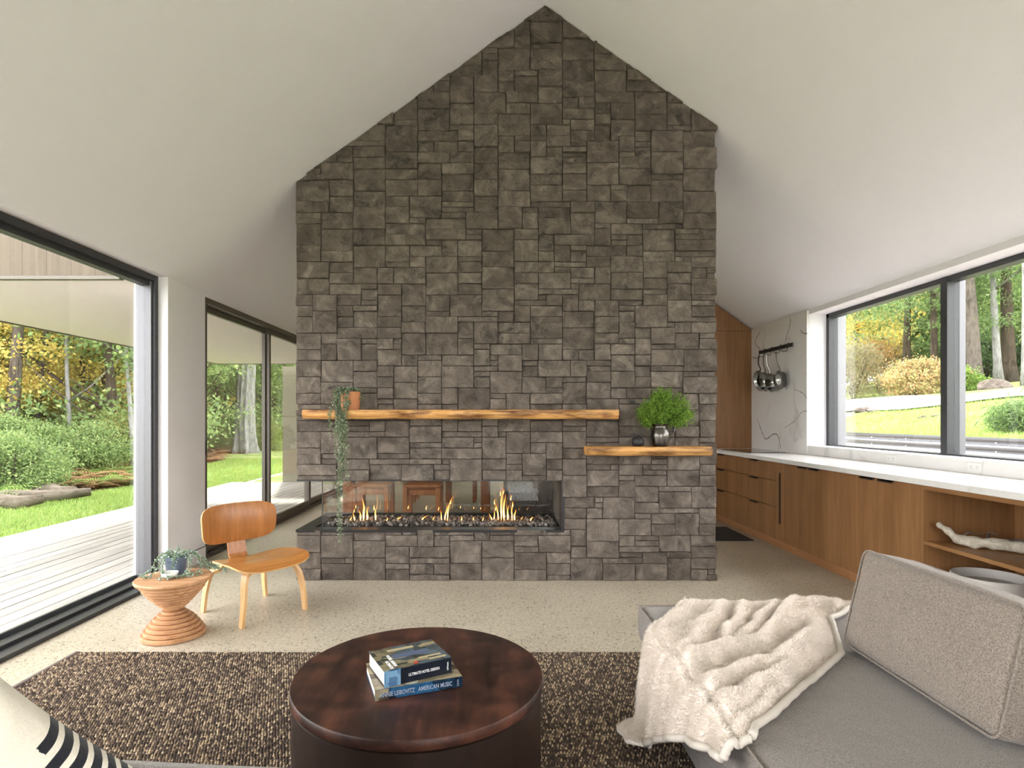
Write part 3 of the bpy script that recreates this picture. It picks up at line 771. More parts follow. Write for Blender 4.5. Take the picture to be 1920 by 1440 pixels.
# ---- leaf clouds
def cloud(n, centers, spread, size, seed, flat=1.0, up=0.0, asp=.55):
    r = np.random.default_rng(seed); C = np.array(centers)[r.integers(0, len(centers), n)]
    sp = np.asarray(spread) if np.ndim(spread) else np.full(3, spread)
    p = C+r.normal(0, 1, (n, 3))*sp*np.array([1, 1, flat])
    a = r.normal(0, 1, (n, 3)); a /= np.linalg.norm(a, axis=1)[:, None]
    if up: a[:, 2] *= (1-up); a /= np.linalg.norm(a, axis=1)[:, None]
    b = np.cross(a, r.normal(0, 1, (n, 3))); b /= np.linalg.norm(b, axis=1)[:, None]
    s = (size*r.uniform(.6, 1.35, n))[:, None]
    V = np.stack([p-a*s, p+b*s*asp, p+a*s, p-b*s*asp], 1).reshape(-1, 3)
    F = np.arange(n*4).reshape(n, 4); return V, F
def crown_centers(seed, n, rx, rz0, rz1, shape='oval'):
    r = np.random.default_rng(seed); out = []
    while len(out) < n:
        t = r.uniform(0, 1); z = rz0+(rz1-rz0)*t
        k = math.sin(PI*min(1, t*.85+.15))**.6 if shape == 'oval' else (1-t)**.8+.06
        a = r.uniform(0, 2*PI); q = rx*k*math.sqrt(r.uniform(.08, 1)); out.append((q*math.cos(a), q*math.sin(a), z))
    return out
def trunk_bm(h, r0, lean=(0, 0), bend=.2, seed=0, flare=1.0, branches=0, n=9):
    bm = B(); r = random.Random(seed); pts = []; rad = []
    ph = r.uniform(0, 6)
    for i in range(12):
        t = i/11; pts.append((lean[0]*t+bend*math.sin(ph+t*4)*t, lean[1]*t+bend*math.cos(ph+t*3)*t, h*t-.15))
        rad.append(r0*(1-.62*t)*(1+flare*math.exp(-t*h*2.2))*(1+.05*math.sin(i*7)))
    tube(bm, pts, rad, n)
    for k in range(branches):
        t = r.uniform(.22, .85); i = int(t*11); p = Vector(pts[i]); a = r.uniform(0, 2*PI); l = h*r.uniform(.12, .28)
        q = [p+Vector((math.cos(a)*l*s, math.sin(a)*l*s, l*(.5*s+.35*s*s))) for s in (0, .35, .7, 1)]
        tube(bm, q, [rad[i]*.42, rad[i]*.3, rad[i]*.2, rad[i]*.08], 5)
    return bm
def tree(name, label, loc, trunk, bark, cl=None, leafm=None, group=None, rz=0, cat='tree', s=1):
    t = thing(name, label, cat, loc, rz, group)
    finish('trunk', trunk, bark, t, smooth=True)
    if cl is not None:
        o = fast_mesh('foliage', cl[0], cl[1], leafm, t); tag(o, kind='stuff')
    t.scale = (s, s, s); return t

fr_ = random.Random(41)
def gz(x, y): return terr_left(x, y)-.02 if x < 0 else terr_right(x, y)-.03
def at(px, Y, hpx=None): x = (px-930)/1070*Y; return (x, Y, gz(x, Y))

# hero trees on the left
tree('leaning_alder', 'slender grey trunk leaning right at the far left of the woods', at(6, 14.0), trunk_bm(8, .16, (.75, .3), .22, 3, .5), BARK_G)
x_, y_, z_ = at(459, 23.5)
big = thing('fir_tree', 'massive pale furrowed trunk standing on the lawn beyond the sliding doors', 'tree', (x_, y_, z_))
bm = B(); pts, rad = [], []
for i in range(22):
    t = i/21; pts.append((.06*math.sin(t*3), 0, 11*t-.2)); rad.append((.345-.07*t)*(1+.42*math.exp(-t*11*1.4)))
tube(bm, pts, rad, 56)
for v in bm.verts:
    a = math.atan2(v.co.y, v.co.x); d = .035*math.sin(a*11+1.6*math.sin(v.co.z*1.3))+.02*math.sin(a*23+v.co.z*2.1)
    f_ = .13*math.exp(-v.co.z*1.8)*math.sin(a*5+1); v.co.x += math.cos(a)*(d+f_); v.co.y += math.sin(a)*(d+f_)
finish('trunk', bm, BARK_P, big, smooth=True)
o = fast_mesh('foliage', *cloud(3000, crown_centers(5, 40, 2.6, 7.5, 11), .5, .12, 6), L_CON, big); tag(o, kind='stuff')
# named trunks seen through the near glass
for px, Y, r0, h, lean, bk, lab in ((112, 19, .24, 8.5, (-.9, .2), BARK_G, 'thick mossy trunk leaning left beside the pale straight trunk'),
        (117, 24, .32, 10, (-.15, 0), BARK_P, 'pale straight trunk in the middle of the left woods'),
        (158, 18, .12, 8, (-.35, .1), BARK_G, 'thin mossy trunk right of the pale straight trunk'),
        (168, 17, .09, 7, (-.8, .3), BARK_D, 'thin dark stem leaning left in the woods behind the deck'),
        (186, 22, .2, 8, (.0, .2), BARK_D, 'dark straight trunk near the right side of the woods'),
        (242, 20, .13, 8, (-2.6, .3), BARK_G, 'slanting fallen-looking trunk at the right edge of the near glass')):
    tree('woodland_tree', lab, at(px, Y), trunk_bm(h, r0, lean, .18, int(px), .5, 4), bk)
# shared trees of the wood
protos = []
def proto(name, lab, grp, tr, bk, cl, lm):
    return tree(name, lab, (0, 0, 0), tr, bk, cl, lm, grp)
yel = proto('maple_tree', 'yellow autumn maple', 'yellow maples in the woods', trunk_bm(8, .10, (.3, .2), .3, 8, .3, 7), BARK_D,
            cloud(17000, crown_centers(11, 120, 2.2, 1.5, 8.2), (.24, .24, .14), .046, 12), L_YEL)
grn = proto('woodland_tree', 'green woodland tree', 'green trees in the woods', trunk_bm(8, .11, (-.3, .1), .3, 9, .3, 7), BARK_D,
            cloud(13000, crown_centers(21, 110, 2.3, .8, 8.4), (.3, .3, .2), .06, 22), L_GRN)
drk = proto('dark_tree', 'dark green tree', 'dark trees deep in the woods', trunk_bm(9, .17, (.1, .1), .2, 10, .3, 5), BARK_D,
            cloud(14000, crown_centers(31, 120, 2.9, .3, 9), (.42, .42, .3), .10, 32), L_DRK)
def place_words(px, Y, lo, hi):
    z = [(-1e9, 'left of the picture edge'), (0, 'at the left picture edge'), (42, 'right of the leaning alder'), (92, 'under the pale straight trunk'), (140, 'right of the pale straight trunk'), (190, 'left of the window jamb'), (235, 'against the window jamb'), (275, 'hidden behind the white pier'), (390, 'left of the massive fir'), (440, 'behind the massive fir'), (480, 'right of the massive fir'), (530, 'behind the stone wall')]
    w_ = [t for q, t in z if px >= q][-1]; k = (Y-lo)/max(.1, hi-lo)
    return ('nearest rank', 'second rank', 'third rank', 'farthest rank')[min(3, int(k*4))], w_
def scatter(p, spots, smin=.85, smax=1.2):
    base = p['label']; lo = min(s[1] for s in spots); hi = max(s[1] for s in spots)
    for i, (px, Y) in enumerate(spots):
        o = p if i == 0 else copy_tree(p)
        o.location = at(px, Y); o.rotation_euler.z = fr_.uniform(0, 6); k = fr_.uniform(smin, smax); o.scale = (k, k, k)
        a_, b_ = place_words(px, Y, lo, hi); o['label'] = f"{'large' if k > (smin+smax)/2 else 'small'} {base}, {a_}, {b_}"
scatter(yel, [(45, 16), (100, 21), (150, 20.5), (205, 17.5), (255, 19), (-20, 15), (20, 21), (130, 23), (190, 24), (405, 30), (425, 36), (-70, 14), (-160, 15), (75, 26)])
scatter(grn, [(85, 20), (235, 21), (262, 16.5), (30, 18), (398, 24), (500, 27), (515, 30), (545, 27), (180, 20), (-60, 19), (-250, 15), (330, 20), (300, 24), (480, 33), (415, 27), (-130, 21), (222, 15.5)])
scatter(drk, [(20, 32), (70, 35), (120, 34), (170, 36), (220, 33), (270, 35), (-40, 33), (400, 40), (450, 42), (500, 38), (540, 42), (590, 40), (-120, 30), (320, 33), (360, 37), (-220, 28), (45, 44), (240, 45), (430, 52), (520, 52), (150, 46)], 1.0, 1.35)
# understory
shr = thing('shrub', 'loose green shrub', 'shrub', (0, 0, 0), 0, 'green shrubs on the forest edge')
bm = B()
for k in range(7):
    a = k*.9; tube(bm, [(0, 0, -.1), (.25*math.cos(a), .25*math.sin(a), .4), (.5*math.cos(a), .5*math.sin(a), .9)], [.018, .012, .005], 4)
finish('stem', bm, BARK_D, shr)
o = fast_mesh('foliage', *cloud(9000, crown_centers(51, 60, .85, .1, .95), (.16, .16, .13), .028, 52), L_GRN, shr); tag(o, kind='stuff')
sp = []
for i in range(58):
    px = fr_.choice([fr_.uniform(-120, 280), fr_.uniform(-40, 275), fr_.uniform(395, 570)]); Y = fr_.uniform(10.5, 17) if px < 300 else fr_.uniform(24, 31)
    x = (px-930)/1070*Y
    if x > edge_x(Y)-1.0: continue
    sp.append((px, Y))
scatter(shr, sp, .7, 1.25)
shy = thing('shrub', 'yellow-green autumn shrub', 'shrub', (0, 0, 0), 0, 'autumn shrubs on the forest edge')
bm = B()
for k in range(6):
    a = k*1.05; tube(bm, [(0, 0, -.1), (.2*math.cos(a), .2*math.sin(a), .5), (.4*math.cos(a), .4*math.sin(a), 1.1)], [.016, .011, .005], 4)
finish('stem', bm, BARK_D, shy)
o = fast_mesh('foliage', *cloud(6500, crown_centers(55, 44, .75, .15, 1.5), (.15, .15, .13), .03, 56), m_leaf('mixed_autumn_leaves', [(112, 146, 72), (140, 168, 84), (172, 186, 98), (200, 184, 104), (130, 160, 82)], .45, k=.9), shy); tag(o, kind='stuff')
scatter(shy, [(16, 15), (48, 15.5), (88, 14.8), (122, 16.5), (150, 15.4), (184, 16.4), (212, 15.2), (246, 16.2), (-25, 14), (408, 24), (424, 26), (492, 26), (512, 25.5)], .6, 1.15)
for px, Y, r0, h, lean, bk, lab in ((62, 15, .07, 7, (.25, .1), BARK_G, 'thin pale stem standing right of the leaning alder'), (134, 14.8, .06, 7, (-.1, .1), BARK_P, 'thin pale stem right of the pale straight trunk, nearest the deck'),
        (204, 15.5, .08, 7, (.15, .1), BARK_G, 'slim grey stem left of the window jamb'), (250, 15, .06, 7, (-.2, .1), BARK_P, 'thin pale stem against the window jamb'), (84, 17, .09, 8, (-.3, .1), BARK_D, 'dark leaning stem between the alder and the mossy trunk')):
    tree('sapling', lab, at(px, Y), trunk_bm(h, r0, lean, .2, int(px), .3, 4), bk)
def fern(name, lab, mat, grp, seed):
    t = thing(name, lab, 'fern', (0, 0, 0), 0, grp); V, F, k = [], [], 0; r = random.Random(seed)
    for f_ in range(15):
        a = f_*2*PI/15+r.uniform(-.2, .2); L = r.uniform(.5, .75); rise = r.uniform(.35, .75); d = np.array([math.cos(a), math.sin(a), 0]); s_ = np.array([-d[1], d[0], 0])
        for i in range(2, 17):
            t0 = i/17; p = d*L*t0; p = p+np.array([0, 0, rise*(t0-.75*t0*t0)])
            lw = .15*math.sin(PI*t0**.7)+.01; q = d*.02
            for sd_ in (1, -1):
                e = p+s_*sd_*lw+d*.03+np.array([0, 0, -.02])
                V += [p-q*.6, p+q*.6, e+q*.3, e-q*.3]; F.append([k, k+1, k+2, k+3]); k += 4
    o = fast_mesh('fronds', np.array(V), np.array(F), mat, t); tag(o, kind='stuff'); return t
fg = fern('fern', 'arching green fern', L_FERN, 'green ferns along the lawn edge', 1)
fo = fern('bracken', 'rust bracken', L_RED, 'rust bracken along the lawn edge', 2)
s1, s2 = [], []
for i in range(26):
    Y = fr_.uniform(8.5, 15); px = 930+1070*(edge_x(Y)-fr_.uniform(.3, 1.8))/Y; s1.append((px, Y))
for px, Y in ((150, 12.4), (158, 11.6)): s1.append((px, Y))
for i in range(34):
    Y = fr_.uniform(8.5, 14.5); px = 930+1070*(edge_x(Y)-fr_.uniform(.2, 2.2))/Y; s2.append((px, Y))
for i in range(16):
    Y = fr_.uniform(17, 24); s2.append((930+1070*(edge_x(Y)-fr_.uniform(.2, 1.6))/Y, Y))
s1 = [q for q in s1 if q[0] > -60 and not 290 < q[0] < 385]; s2 = [q for q in s2 if q[0] > -60 and not 290 < q[0] < 385]
scatter(fg, s1, .7, 1.2); scatter(fo, s2, .7, 1.25)
# old logs lying at the lawn edge
for i, (px, Y, L, a, lab) in enumerate(((55, 9.6, 1.7, .5, 'long weathered log at the left end of the lawn edge'), (100, 10.4, 1.0, -.3, 'short broken log half under the ferns'), (18, 9.0, .9, .2, 'bleached log stub nearest the deck'))):
    l = thing('fallen_log', lab, 'log', at(px, Y), a); bm = B()
    tube(bm, [(-L/2, 0, .1), (-L/6, .06, .14), (L/6, -.04, .12), (L/2, .02, .16)], [.08, .12, .11, .07], 9); finish('trunk', bm, LOGW, l, smooth=True)
    bm = B(); tube(bm, [(0, 0, .12), (.05, .03, .20), (.13, .05, .26)], [.035, .025, .012], 6); finish('branch_stub', bm, LOGW, l)
# grass blades on the lawns
def blades(name, n, region, zf, h, seed):
    r = np.random.default_rng(seed); p = []
    while len(p) < n:
        x, y = region(r); p.append((x, y, zf(x, y)))
    p = np.array(p); a = r.uniform(0, 2*PI, n); w_ = .006; hh = h*r.uniform(.5, 1.3, n); dx = np.cos(a)*w_; dy = np.sin(a)*w_
    V = np.zeros((n, 3, 3)); V[:, 0] = p; V[:, 1] = p; V[:, 2] = p
    V[:, 0, 0] -= dx; V[:, 0, 1] -= dy; V[:, 1, 0] += dx; V[:, 1, 1] += dy
    V[:, 2, 0] += r.normal(0, .4, n)*hh; V[:, 2, 1] += r.normal(0, .4, n)*hh; V[:, 2, 2] += hh
    o = fast_mesh(name, V.reshape(-1, 3), np.arange(n*3).reshape(n, 3), L_GRASS)
    return tag(o, kind='stuff')
def regL(r):
    y = 5+15*r.uniform()**.8; return -5.62+(edge_x(y)+5.62)*r.uniform(), y
def regR(r): return 6.05+7*r.uniform()**1.6, 4+13*r.uniform()
tag(blades('lawn_grass', 60000, regL, terr_left, .06, 1), 'mown green grass beside the far deck edge', 'grass')
tag(blades('bank_grass', 90000, regR, terr_right, .07, 2), 'rough green grass on the bank behind the corrugated wall', 'grass')

# ---- right hand side, seen through the ribbon window
con_cl = cloud(15000, crown_centers(61, 150, 2.9, 2.2, 8.5, 'cone'), (.5, .5, .1), .075, 62, asp=.28)
def bush(name, lab, px, Y, n, rx, h, size, mat, spread, asp=.5, up=0, twig=None):
    t = thing(name, lab, 'shrub', at(px, Y)); bm = B(); r = random.Random(px)
    for k in range(12):
        a = r.uniform(0, 6.28); q = rx*r.uniform(.2, .8); tube(bm, [(0, 0, -.1), (q*.4*math.cos(a), q*.4*math.sin(a), h*.4), (q*math.cos(a), q*math.sin(a), h*.9)], [.02, .012, .004], 4)
    finish('stem', bm, BARK_D, t)
    o = fast_mesh('foliage', *cloud(n, crown_centers(px, 60, rx, .1, h), spread, size, px+1, asp=asp, up=up), mat, t); tag(o, kind='stuff'); return t
bush('reedy_shrub', 'tall wispy grey-green shrub at the left end of the kitchen window view', 1600, 25.5, 9000, 1.7, 2.3, .10, L_REED, (.2, .2, .25), .10, 0)
bush('autumn_shrub', 'orange-tinged autumn shrub just left of the window mullion', 1722, 22.5, 8000, 1.35, 1.35, .05, L_AUT, (.2, .2, .12))
bush('yellow_shrub', 'small yellow-green shrub left of the boulder', 1806, 21.5, 3000, .55, .8, .05, L_FERN, (.12, .12, .1))
bush('pampas_tuft', 'feathery pale green plant at the right edge behind the corrugated wall', 1905, 7.6, 5000, .3, .34, .05, L_CON, (.07, .07, .09), .12)
bush('dark_hedge', 'dark green undergrowth behind the trunks on the right', 1840, 30, 9000, 3.6, 2.0, .1, L_DRK, (.4, .4, .3))
bush('pink_shrub', 'pinkish twiggy shrub in front of the yellow tree', 1648, 29, 4000, 1.2, 2.7, .06, L_RED, (.3, .3, .3), .3)
def rtree(name, lab, px, Y, r0, h, lean, bk, cl=None, lm=None, nb=5, grp=None, s=1):
    return tree(name, lab, at(px, Y), trunk_bm(h, r0, lean, .15, px, .5, nb), bk, cl, lm, grp, fr_.uniform(0, 6) if cl is not None and abs(lean[0]) < .1 else 0, s=s)
rtree('yellow_tree', 'bright yellow tree in the kitchen window view', 1600, 33, .18, 9, (.3, 0), BARK_D, cloud(12000, crown_centers(71, 120, 3.6, 2.0, 9.5), (.4, .4, .3), .12, 72), L_YEL)
rtree('hemlock_tree', 'feathery green hemlock filling the middle of the kitchen window', 1700, 27, .17, 10, (.05, 0), BARK_D, con_cl, L_CON, s=1.05)
rtree('hemlock_tree', 'pale green hemlock reaching over the mullion', 1752, 25, .15, 10, (.05, 0), BARK_D, cloud(15000, crown_centers(63, 150, 2.6, 2.4, 8.5, 'cone'), (.5, .5, .1), .075, 64, asp=.28), L_CON)
rtree('fir_tree', 'thick grey-brown trunk left of the boulder', 1829, 22.5, .24, 11, (-.7, 0), BARK_G, cloud(9000, crown_centers(65, 90, 3.0, 4.4, 9.5), (.55, .55, .12), .08, 66, asp=.3), L_CON)
rtree('fir_tree', 'pale thin trunk rising behind the boulder', 1873, 23.5, .14, 11, (-.5, 0), BARK_P)
rtree('cedar_tree', 'reddish brown trunk right of the boulder', 1893, 24, .25, 10, (-.2, 0), BARK_D, cloud(9000, crown_centers(67, 90, 3.2, 4.0, 9.5), (.55, .55, .12), .08, 68, asp=.3), L_CON)
rtree('birch_tree', 'white-barked trunk at the right edge of the kitchen window', 1925, 20, .13, 9, (-.25, 0), BARK_P)
bk1 = rtree('background_tree', 'green tree on the horizon beyond the kitchen window', 1560, 40, .2, 9, (.05, 0), BARK_D, cloud(9000, crown_centers(81, 110, 3.6, 1, 10), (.5, .5, .35), .15, 82), L_GRN, grp='background trees on the right')
for px, Y in ((1660, 42), (1740, 40), (1790, 36), (1850, 40), (1900, 36), (1950, 34), (2010, 30), (1500, 42), (1810, 46), (2080, 26), (1620, 50), (1700, 52), (1880, 52)):
    o = copy_tree(bk1); o['label'] = 'green background tree ' + ('left of' if px < 1700 else 'right of' if px > 1800 else 'behind') + ' the window mullion, ' + ('near' if Y < 38 else 'middle' if Y < 46 else 'far') + ' rank, ' + ('inside the picture' if px < 1920 else 'beyond the right picture edge'); o.location = at(px, Y); o.rotation_euler.z = fr_.uniform(0, 6); k = fr_.uniform(.9, 1.3); o.scale = (k, k, k)
def rock(name, lab, px, Y, sx, sy, sz, seed, grp=None):
    bm = B(); bmesh.ops.create_icosphere(bm, subdivisions=4, radius=1)
    for v in bm.verts:
        n = noise.noise(v.co*1.1+Vector((seed, 0, 0)))+.45*noise.noise(v.co*3+Vector((seed, 5, 0)))+.2*noise.noise(v.co*8)
        v.co *= 1+.32*n; v.co = Vector((v.co.x*sx, v.co.y*sy, v.co.z*sz))
    o = finish(name, bm, ROCK, None, smooth=True); o.location = Vector(at(px, Y))+Vector((0, 0, sz*.3)); tag(o, lab, 'rock', grp); return o
rock('boulder', 'large rounded grey boulder under the trees', 1862, 20.0, .50, .42, .32, 2)
for i, (px, Y, s_, lab) in enumerate(((1622, 17.5, .22, 'flat pale rock at the left end of the gravel drive'), (1640, 16.8, .14, 'dark tilted rock on the drive edge'), (1735, 14.2, .10, 'small dark rock on the drive edge near the mullion'), (1870, 12.2, .13, 'low brown rock on the near drive edge at right'), (1757, 14.0, .09, 'small reddish rock against the mullion'))):
    rock('field_stone', lab, px, Y, s_*1.5, s_, s_*.55, 10+i)

# ================================================================== KITCHEN SIDE
CX = 2.83; XB = 3.455
def cabinet(name, label, ya, yb, group=None):
    t = thing(name, label, 'cabinet', ((CX+XB)/2, (ya+yb)/2, 0), 0, group)
    bm = B(); box(bm, CX+.022, XB, ya+.001, yb-.001, .10, .878); finish('carcass', bm, CAB, t, world=True)
    bm = B(); box(bm, 2.90, XB, ya+.001, yb-.001, 0, .10); finish('toe_kick', bm, KICK_LIT, t, world=True)
    return t
def front(name, t, ya, yb, za, zb, hy=None, hz=None, hl=.12):
    bm = B(); box(bm, CX, CX+.02, ya+.002, yb-.002, za+.002, zb-.002, bev=.0012); d = finish(name, bm, CAB, t, world=True)
    if hy is not None:
        bm = B(); box(bm, CX-.022, CX+.006, hy-hl/2, hy+hl/2, zb-.008, zb-.003); box(bm, CX-.022, CX-.018, hy-hl/2, hy+hl/2, zb-.018, zb-.003)
        finish('handle', bm, HANDLE, d, world=True)
    return d
for ya, yb, lab in ((5.78, 6.70, 'wooden three-drawer cabinet beside the tall vertical pull'), (6.70, 7.62, 'wooden three-drawer cabinet farthest along the worktop, half behind the stone wall')):
    t = cabinet('drawer_cabinet', lab, ya, yb)
    for za, zb in ((.10, .426), (.426, .689), (.689, .878)): front('drawer', t, ya, yb, za, zb, (ya+yb)/2, hl=.17)
t = cabinet('pull_out_cabinet', 'narrow wooden pull-out cabinet with a tall dark vertical pull', 5.59, 5.78)
d = front('door', t, 5.59, 5.78, .10, .878)
bm = B(); box(bm, CX-.004, CX+.004, 5.675, 5.70, .27, .78); finish('recessed_pull', bm, HANDLE, d, world=True)
t = cabinet('base_cabinet', 'two-door wooden base cabinet next to the tall vertical pull', 4.69, 5.59)
front('door', t, 5.15, 5.59, .10, .878, 5.25, hl=.14); front('door', t, 4.69, 5.15, .10, .878, 5.06, hl=.14)
t = cabinet('base_cabinet', 'two-door wooden base cabinet next to the open shelves', 3.80, 4.69)
front('door', t, 4.235, 4.69, .10, .878, 4.34, hl=.15); front('door', t, 3.80, 4.235, .10, .878, 4.13, hl=.15)
# open shelves
sh = thing('open_shelf_unit', 'open wooden shelf unit at the near end of the worktop', 'shelf', (3.14, 2.9, 0))
ya, yb = 2.0, 3.80
bm = B(); box(bm, CX, XB, yb-.022, yb-.001, .10, .878); finish('side_panel', bm, CAB, sh, world=True)
bm = B(); box(bm, CX, XB, ya, ya+.02, .10, .878); finish('side_panel', bm, CAB, sh, world=True)
bm = B(); box(bm, XB-.02, XB, ya+.02, yb-.022, .12, .86); finish('back_panel', bm, CAB, sh, world=True)
bm = B(); box(bm, CX, XB-.02, ya+.02, yb-.022, .10, .12); finish('bottom_panel', bm, CABH, sh, world=True)
bm = B(); box(bm, CX, XB-.02, ya+.02, yb-.022, .85, .878); finish('top_panel', bm, CABH, sh, world=True)
bm = B(); box(bm, CX+.004, XB-.02, ya+.02, yb-.022, .488, .512); finish('shelf', bm, CABH, sh, world=True)
bm = B(); box(bm, 2.90, XB, ya, yb-.001, 0, .10); finish('toe_kick', bm, KICK_LIT, sh, world=True)
# worktop, splashback, marble panel
bm = B(); box(bm, 2.808, XR-.004, 1.9, 7.69, .881, .921, bev=.002); o = finish('worktop', bm, COUNTER, origin=(3.14, 4.8, .881)); tag(o, 'long pale quartz worktop under the ribbon window', 'worktop')
bm = B(); box(bm, XR-.018, XR-.003, 1.9, WY1, .922, WZ0-.002); o = finish('splashback', bm, MARBLE, origin=(3.46, 4.1, .922)); tag(o, 'low marbled splashback strip between worktop and window sill', 'splashback')
bm = B(); box(bm, XR-.025, XR-.003, WY1, 7.695, .922, roofz(XR)-.012); o = finish('marble_panel', bm, MARBLE, origin=(3.46, 7, .922)); tag(o, 'tall grey-veined marble panel behind the hanging pans', 'wall panel')
# explicit dark veins are part of the stone, drawn as thin inlays
VEIN = plain('vein_mineral', lin(172, 167, 162), .2)
def vein(pts, w0):
    bm = B(); ps = smooth_path([P(px, py, y=3.444*1070/(px-930)) for px, py in pts], 5)
    A, Bq = [], []
    for i, p in enumerate(ps):
        d_ = (ps[min(i+1, len(ps)-1)]-ps[max(i-1, 0)]).normalized(); nrm = Vector((1, 0, 0)).cross(d_).normalized()
        wd = w0*(.35+.65*abs(math.sin(i*1.1+px_seed)))*min(1, .3+min(i, len(ps)-1-i)*.3)
        A.append(bm.verts.new((3.4442, *(p+nrm*wd)[1:]))); Bq.append(bm.verts.new((3.4442, *(p-nrm*wd)[1:])))
    for i in range(len(A)-1): bm.faces.new((A[i], A[i+1], Bq[i+1], Bq[i]))
    finish('vein', bm, VEIN, o, world=True)
px_seed = 0
for pts, w0 in (([(1481, 592), (1482, 606), (1476, 625), (1471, 648)], .010), ([(1427, 618), (1416, 642), (1427, 656)], .012), ([(1500, 618), (1505, 624), (1515, 626)], .012),
        ([(1420, 785), (1428, 808), (1436, 823), (1450, 814), (1459, 818), (1464, 843)], .013), ([(1515, 770), (1503, 773), (1492, 788), (1470, 803)], .006), ([(1486, 729), (1505, 737), (1515, 750)], .006)):
    px_seed += 1; vein(pts, w0)
# hob
bm = B(); box(bm, 2.93, 3.36, 6.62, 7.40, .9215, .928, bev=.001); o = finish('hob', bm, LENS, origin=(3.14, 7.0, .9215)); tag(o, 'black glass hob set on the far end of the worktop', 'hob')
# outlets
for i, (px, lab) in enumerate(((1672, 'white double socket in the splashback left of the window mullion'), (1828, 'white double socket in the splashback right of the window mullion'))):
    y = 3.452*1070/(px-930); t = thing('wall_socket', lab, 'socket', (3.452, y, .968))
    bm = B(); box(bm, -.006, 0, -.058, .058, -.035, .035, bev=.002); pl_ = finish('plate', bm, PLATE, t)
    for s_ in (-.027, .027):
        bm = B()
        for a_, b_ in ((-.007, .006), (.007, .006)): box(bm, -.0066, -.0058, s_+a_-.0012, s_+a_+.0012, b_-.005, b_+.005)
        box(bm, -.0066, -.0058, s_-.002, s_+.002, -.012, -.008); finish('slots', bm, SLOT, pl_)
# tall cabinet
tc = thing('tall_cabinet', 'tall wooden cabinet wall reaching the sloping ceiling behind the stone wall', 'cabinet', (3.0, 8.0, 0)); x0, x1 = 2.1, XR-.002
bm = B(); prism_xz(bm, [(x0, .08), (x1, .08), (x1, roofz(x1)-.015), (x0, roofz(x0)-.015)], 7.722, 8.35); finish('carcass', bm, CAB, tc, world=True)
bm = B(); box(bm, x0, x1, 7.76, 8.3, 0, .08); finish('toe_kick', bm, KICK_LIT, tc, world=True)
zs_ = 2.50
bm = B(); box(bm, 2.80, x1-.002, 7.70, 7.72, .09, zs_, bev=.001); finish('door', bm, CAB, tc, world=True)
bm = B(); box(bm, x0, 2.797, 7.70, 7.72, .09, zs_, bev=.001); finish('door', bm, CAB, tc, world=True)
bm = B(); xk = RX+(RZ-zs_)/RS; prism_xz(bm, [(x0, zs_+.004), (min(x1, xk)-.01, zs_+.004), (x0, roofz(x0)-.02)], 7.70, 7.72); finish('top_panel', bm, CAB, tc, world=True)

# pot rail, hooks and hanging pans
rl = thing('pot_rail', 'dark iron wall rail with hooks on the marble panel', 'rail', (3.43, 7.0, 2.17))
a = P(1427, 660, y=3.43*1070/(1427-930)); b = P(1489, 647, y=3.43*1070/(1489-930)); zc = (a.z+b.z)/2
bm = B(); box(bm, 3.405, 3.417, b.y, a.y, zc-.022, zc+.022, bev=.001); box(bm, 3.417, 3.444, b.y+.06, b.y+.09, zc-.015, zc+.015); box(bm, 3.417, 3.444, a.y-.09, a.y-.06, zc-.015, zc+.015)
finish('bar', bm, IRON, rl, world=True)
HY = [a.y-(a.y-b.y)*k for k in (.02, .2, .42, .68, .9)]
for y in HY:
    bm = B(); x = 3.40
    tube(bm, [(x+.012, y, zc+.03), (x-.002, y, zc+.028), (x-.004, y, zc-.03), (x-.01, y, zc-.065), (x-.05, y, zc-.075), (x-.08, y, zc-.055)], .004, 6); finish('hook', bm, IRON, rl, world=True)
def pan(name, label, y, R_, depth, hl, nrm, hmat, bmat, drop, tilt=0):
    """hangs from a hook by its handle; nrm is the way its bottom faces"""
    t = thing(name, label, 'pan', (3.328, y, zc-.066)); n = Vector(nrm).normalized()
    up = Vector((math.sin(tilt)*-n.y, math.sin(tilt)*n.x, math.cos(tilt))).normalized(); side = up.cross(n).normalized(); up = n.cross(side).normalized()
    M_ = Matrix((side, up, n)).transposed().to_4x4()
    c = -up*(hl+R_); Mt = Matrix.Translation(c)@M_
    bm = B(); rb = R_*.78; th = .003
    prof = [(.002, depth), (rb*.9, depth), (rb, depth-.006), (R_*.93, depth*.35), (R_, 0), (R_+.004, -.002), (R_-th, 0), (R_*.93-th, depth*.35), (rb-th, depth-.01), (.002, depth-.005)]
    lathe(bm, prof, 36, Mt, cap=False); finish('pan_body', bm, bmat, t, smooth=True, angle=40)
    bm = B(); hp = [c+up*(R_*.97)+n*.006, c+up*(R_+.03)+n*.012, c+up*(R_+hl*.5)+n*-.012, c+up*(R_+hl)-n*.004]
    ribbon(bm, smooth_path(hp, 4), side, [.018]*13, .006); finish('handle', bm, hmat, t)
    bm = B()
    for k in range(10):
        pass
    tube(bm, [Vector((0, 0, 0))+Vector((.0, .008*math.cos(q), .008*math.sin(q)-.004)) for q in [2*PI*i/10 for i in range(11)]], .0025, 5); finish('hanging_ring', bm, hmat, t)
    return t
pan('frying_pan', 'shallow dark frying pan hanging leftmost on the rail', HY[1], .128, .045, .19, (.5, -.84, .12), IRON, STEEL, 0, .12)
pan('saute_pan', 'deep steel pan hanging behind the leftmost frying pan', HY[1]-.13, .118, .07, .22, (.55, -.82, .1), STEEL, STEEL, 0, .1)
pan('saucepan', 'deep shiny saucepan in the middle of the hanging pans', HY[2]-.04, .112, .09, .24, (.55, -.82, .1), STEEL, STEEL, 0, -.05)
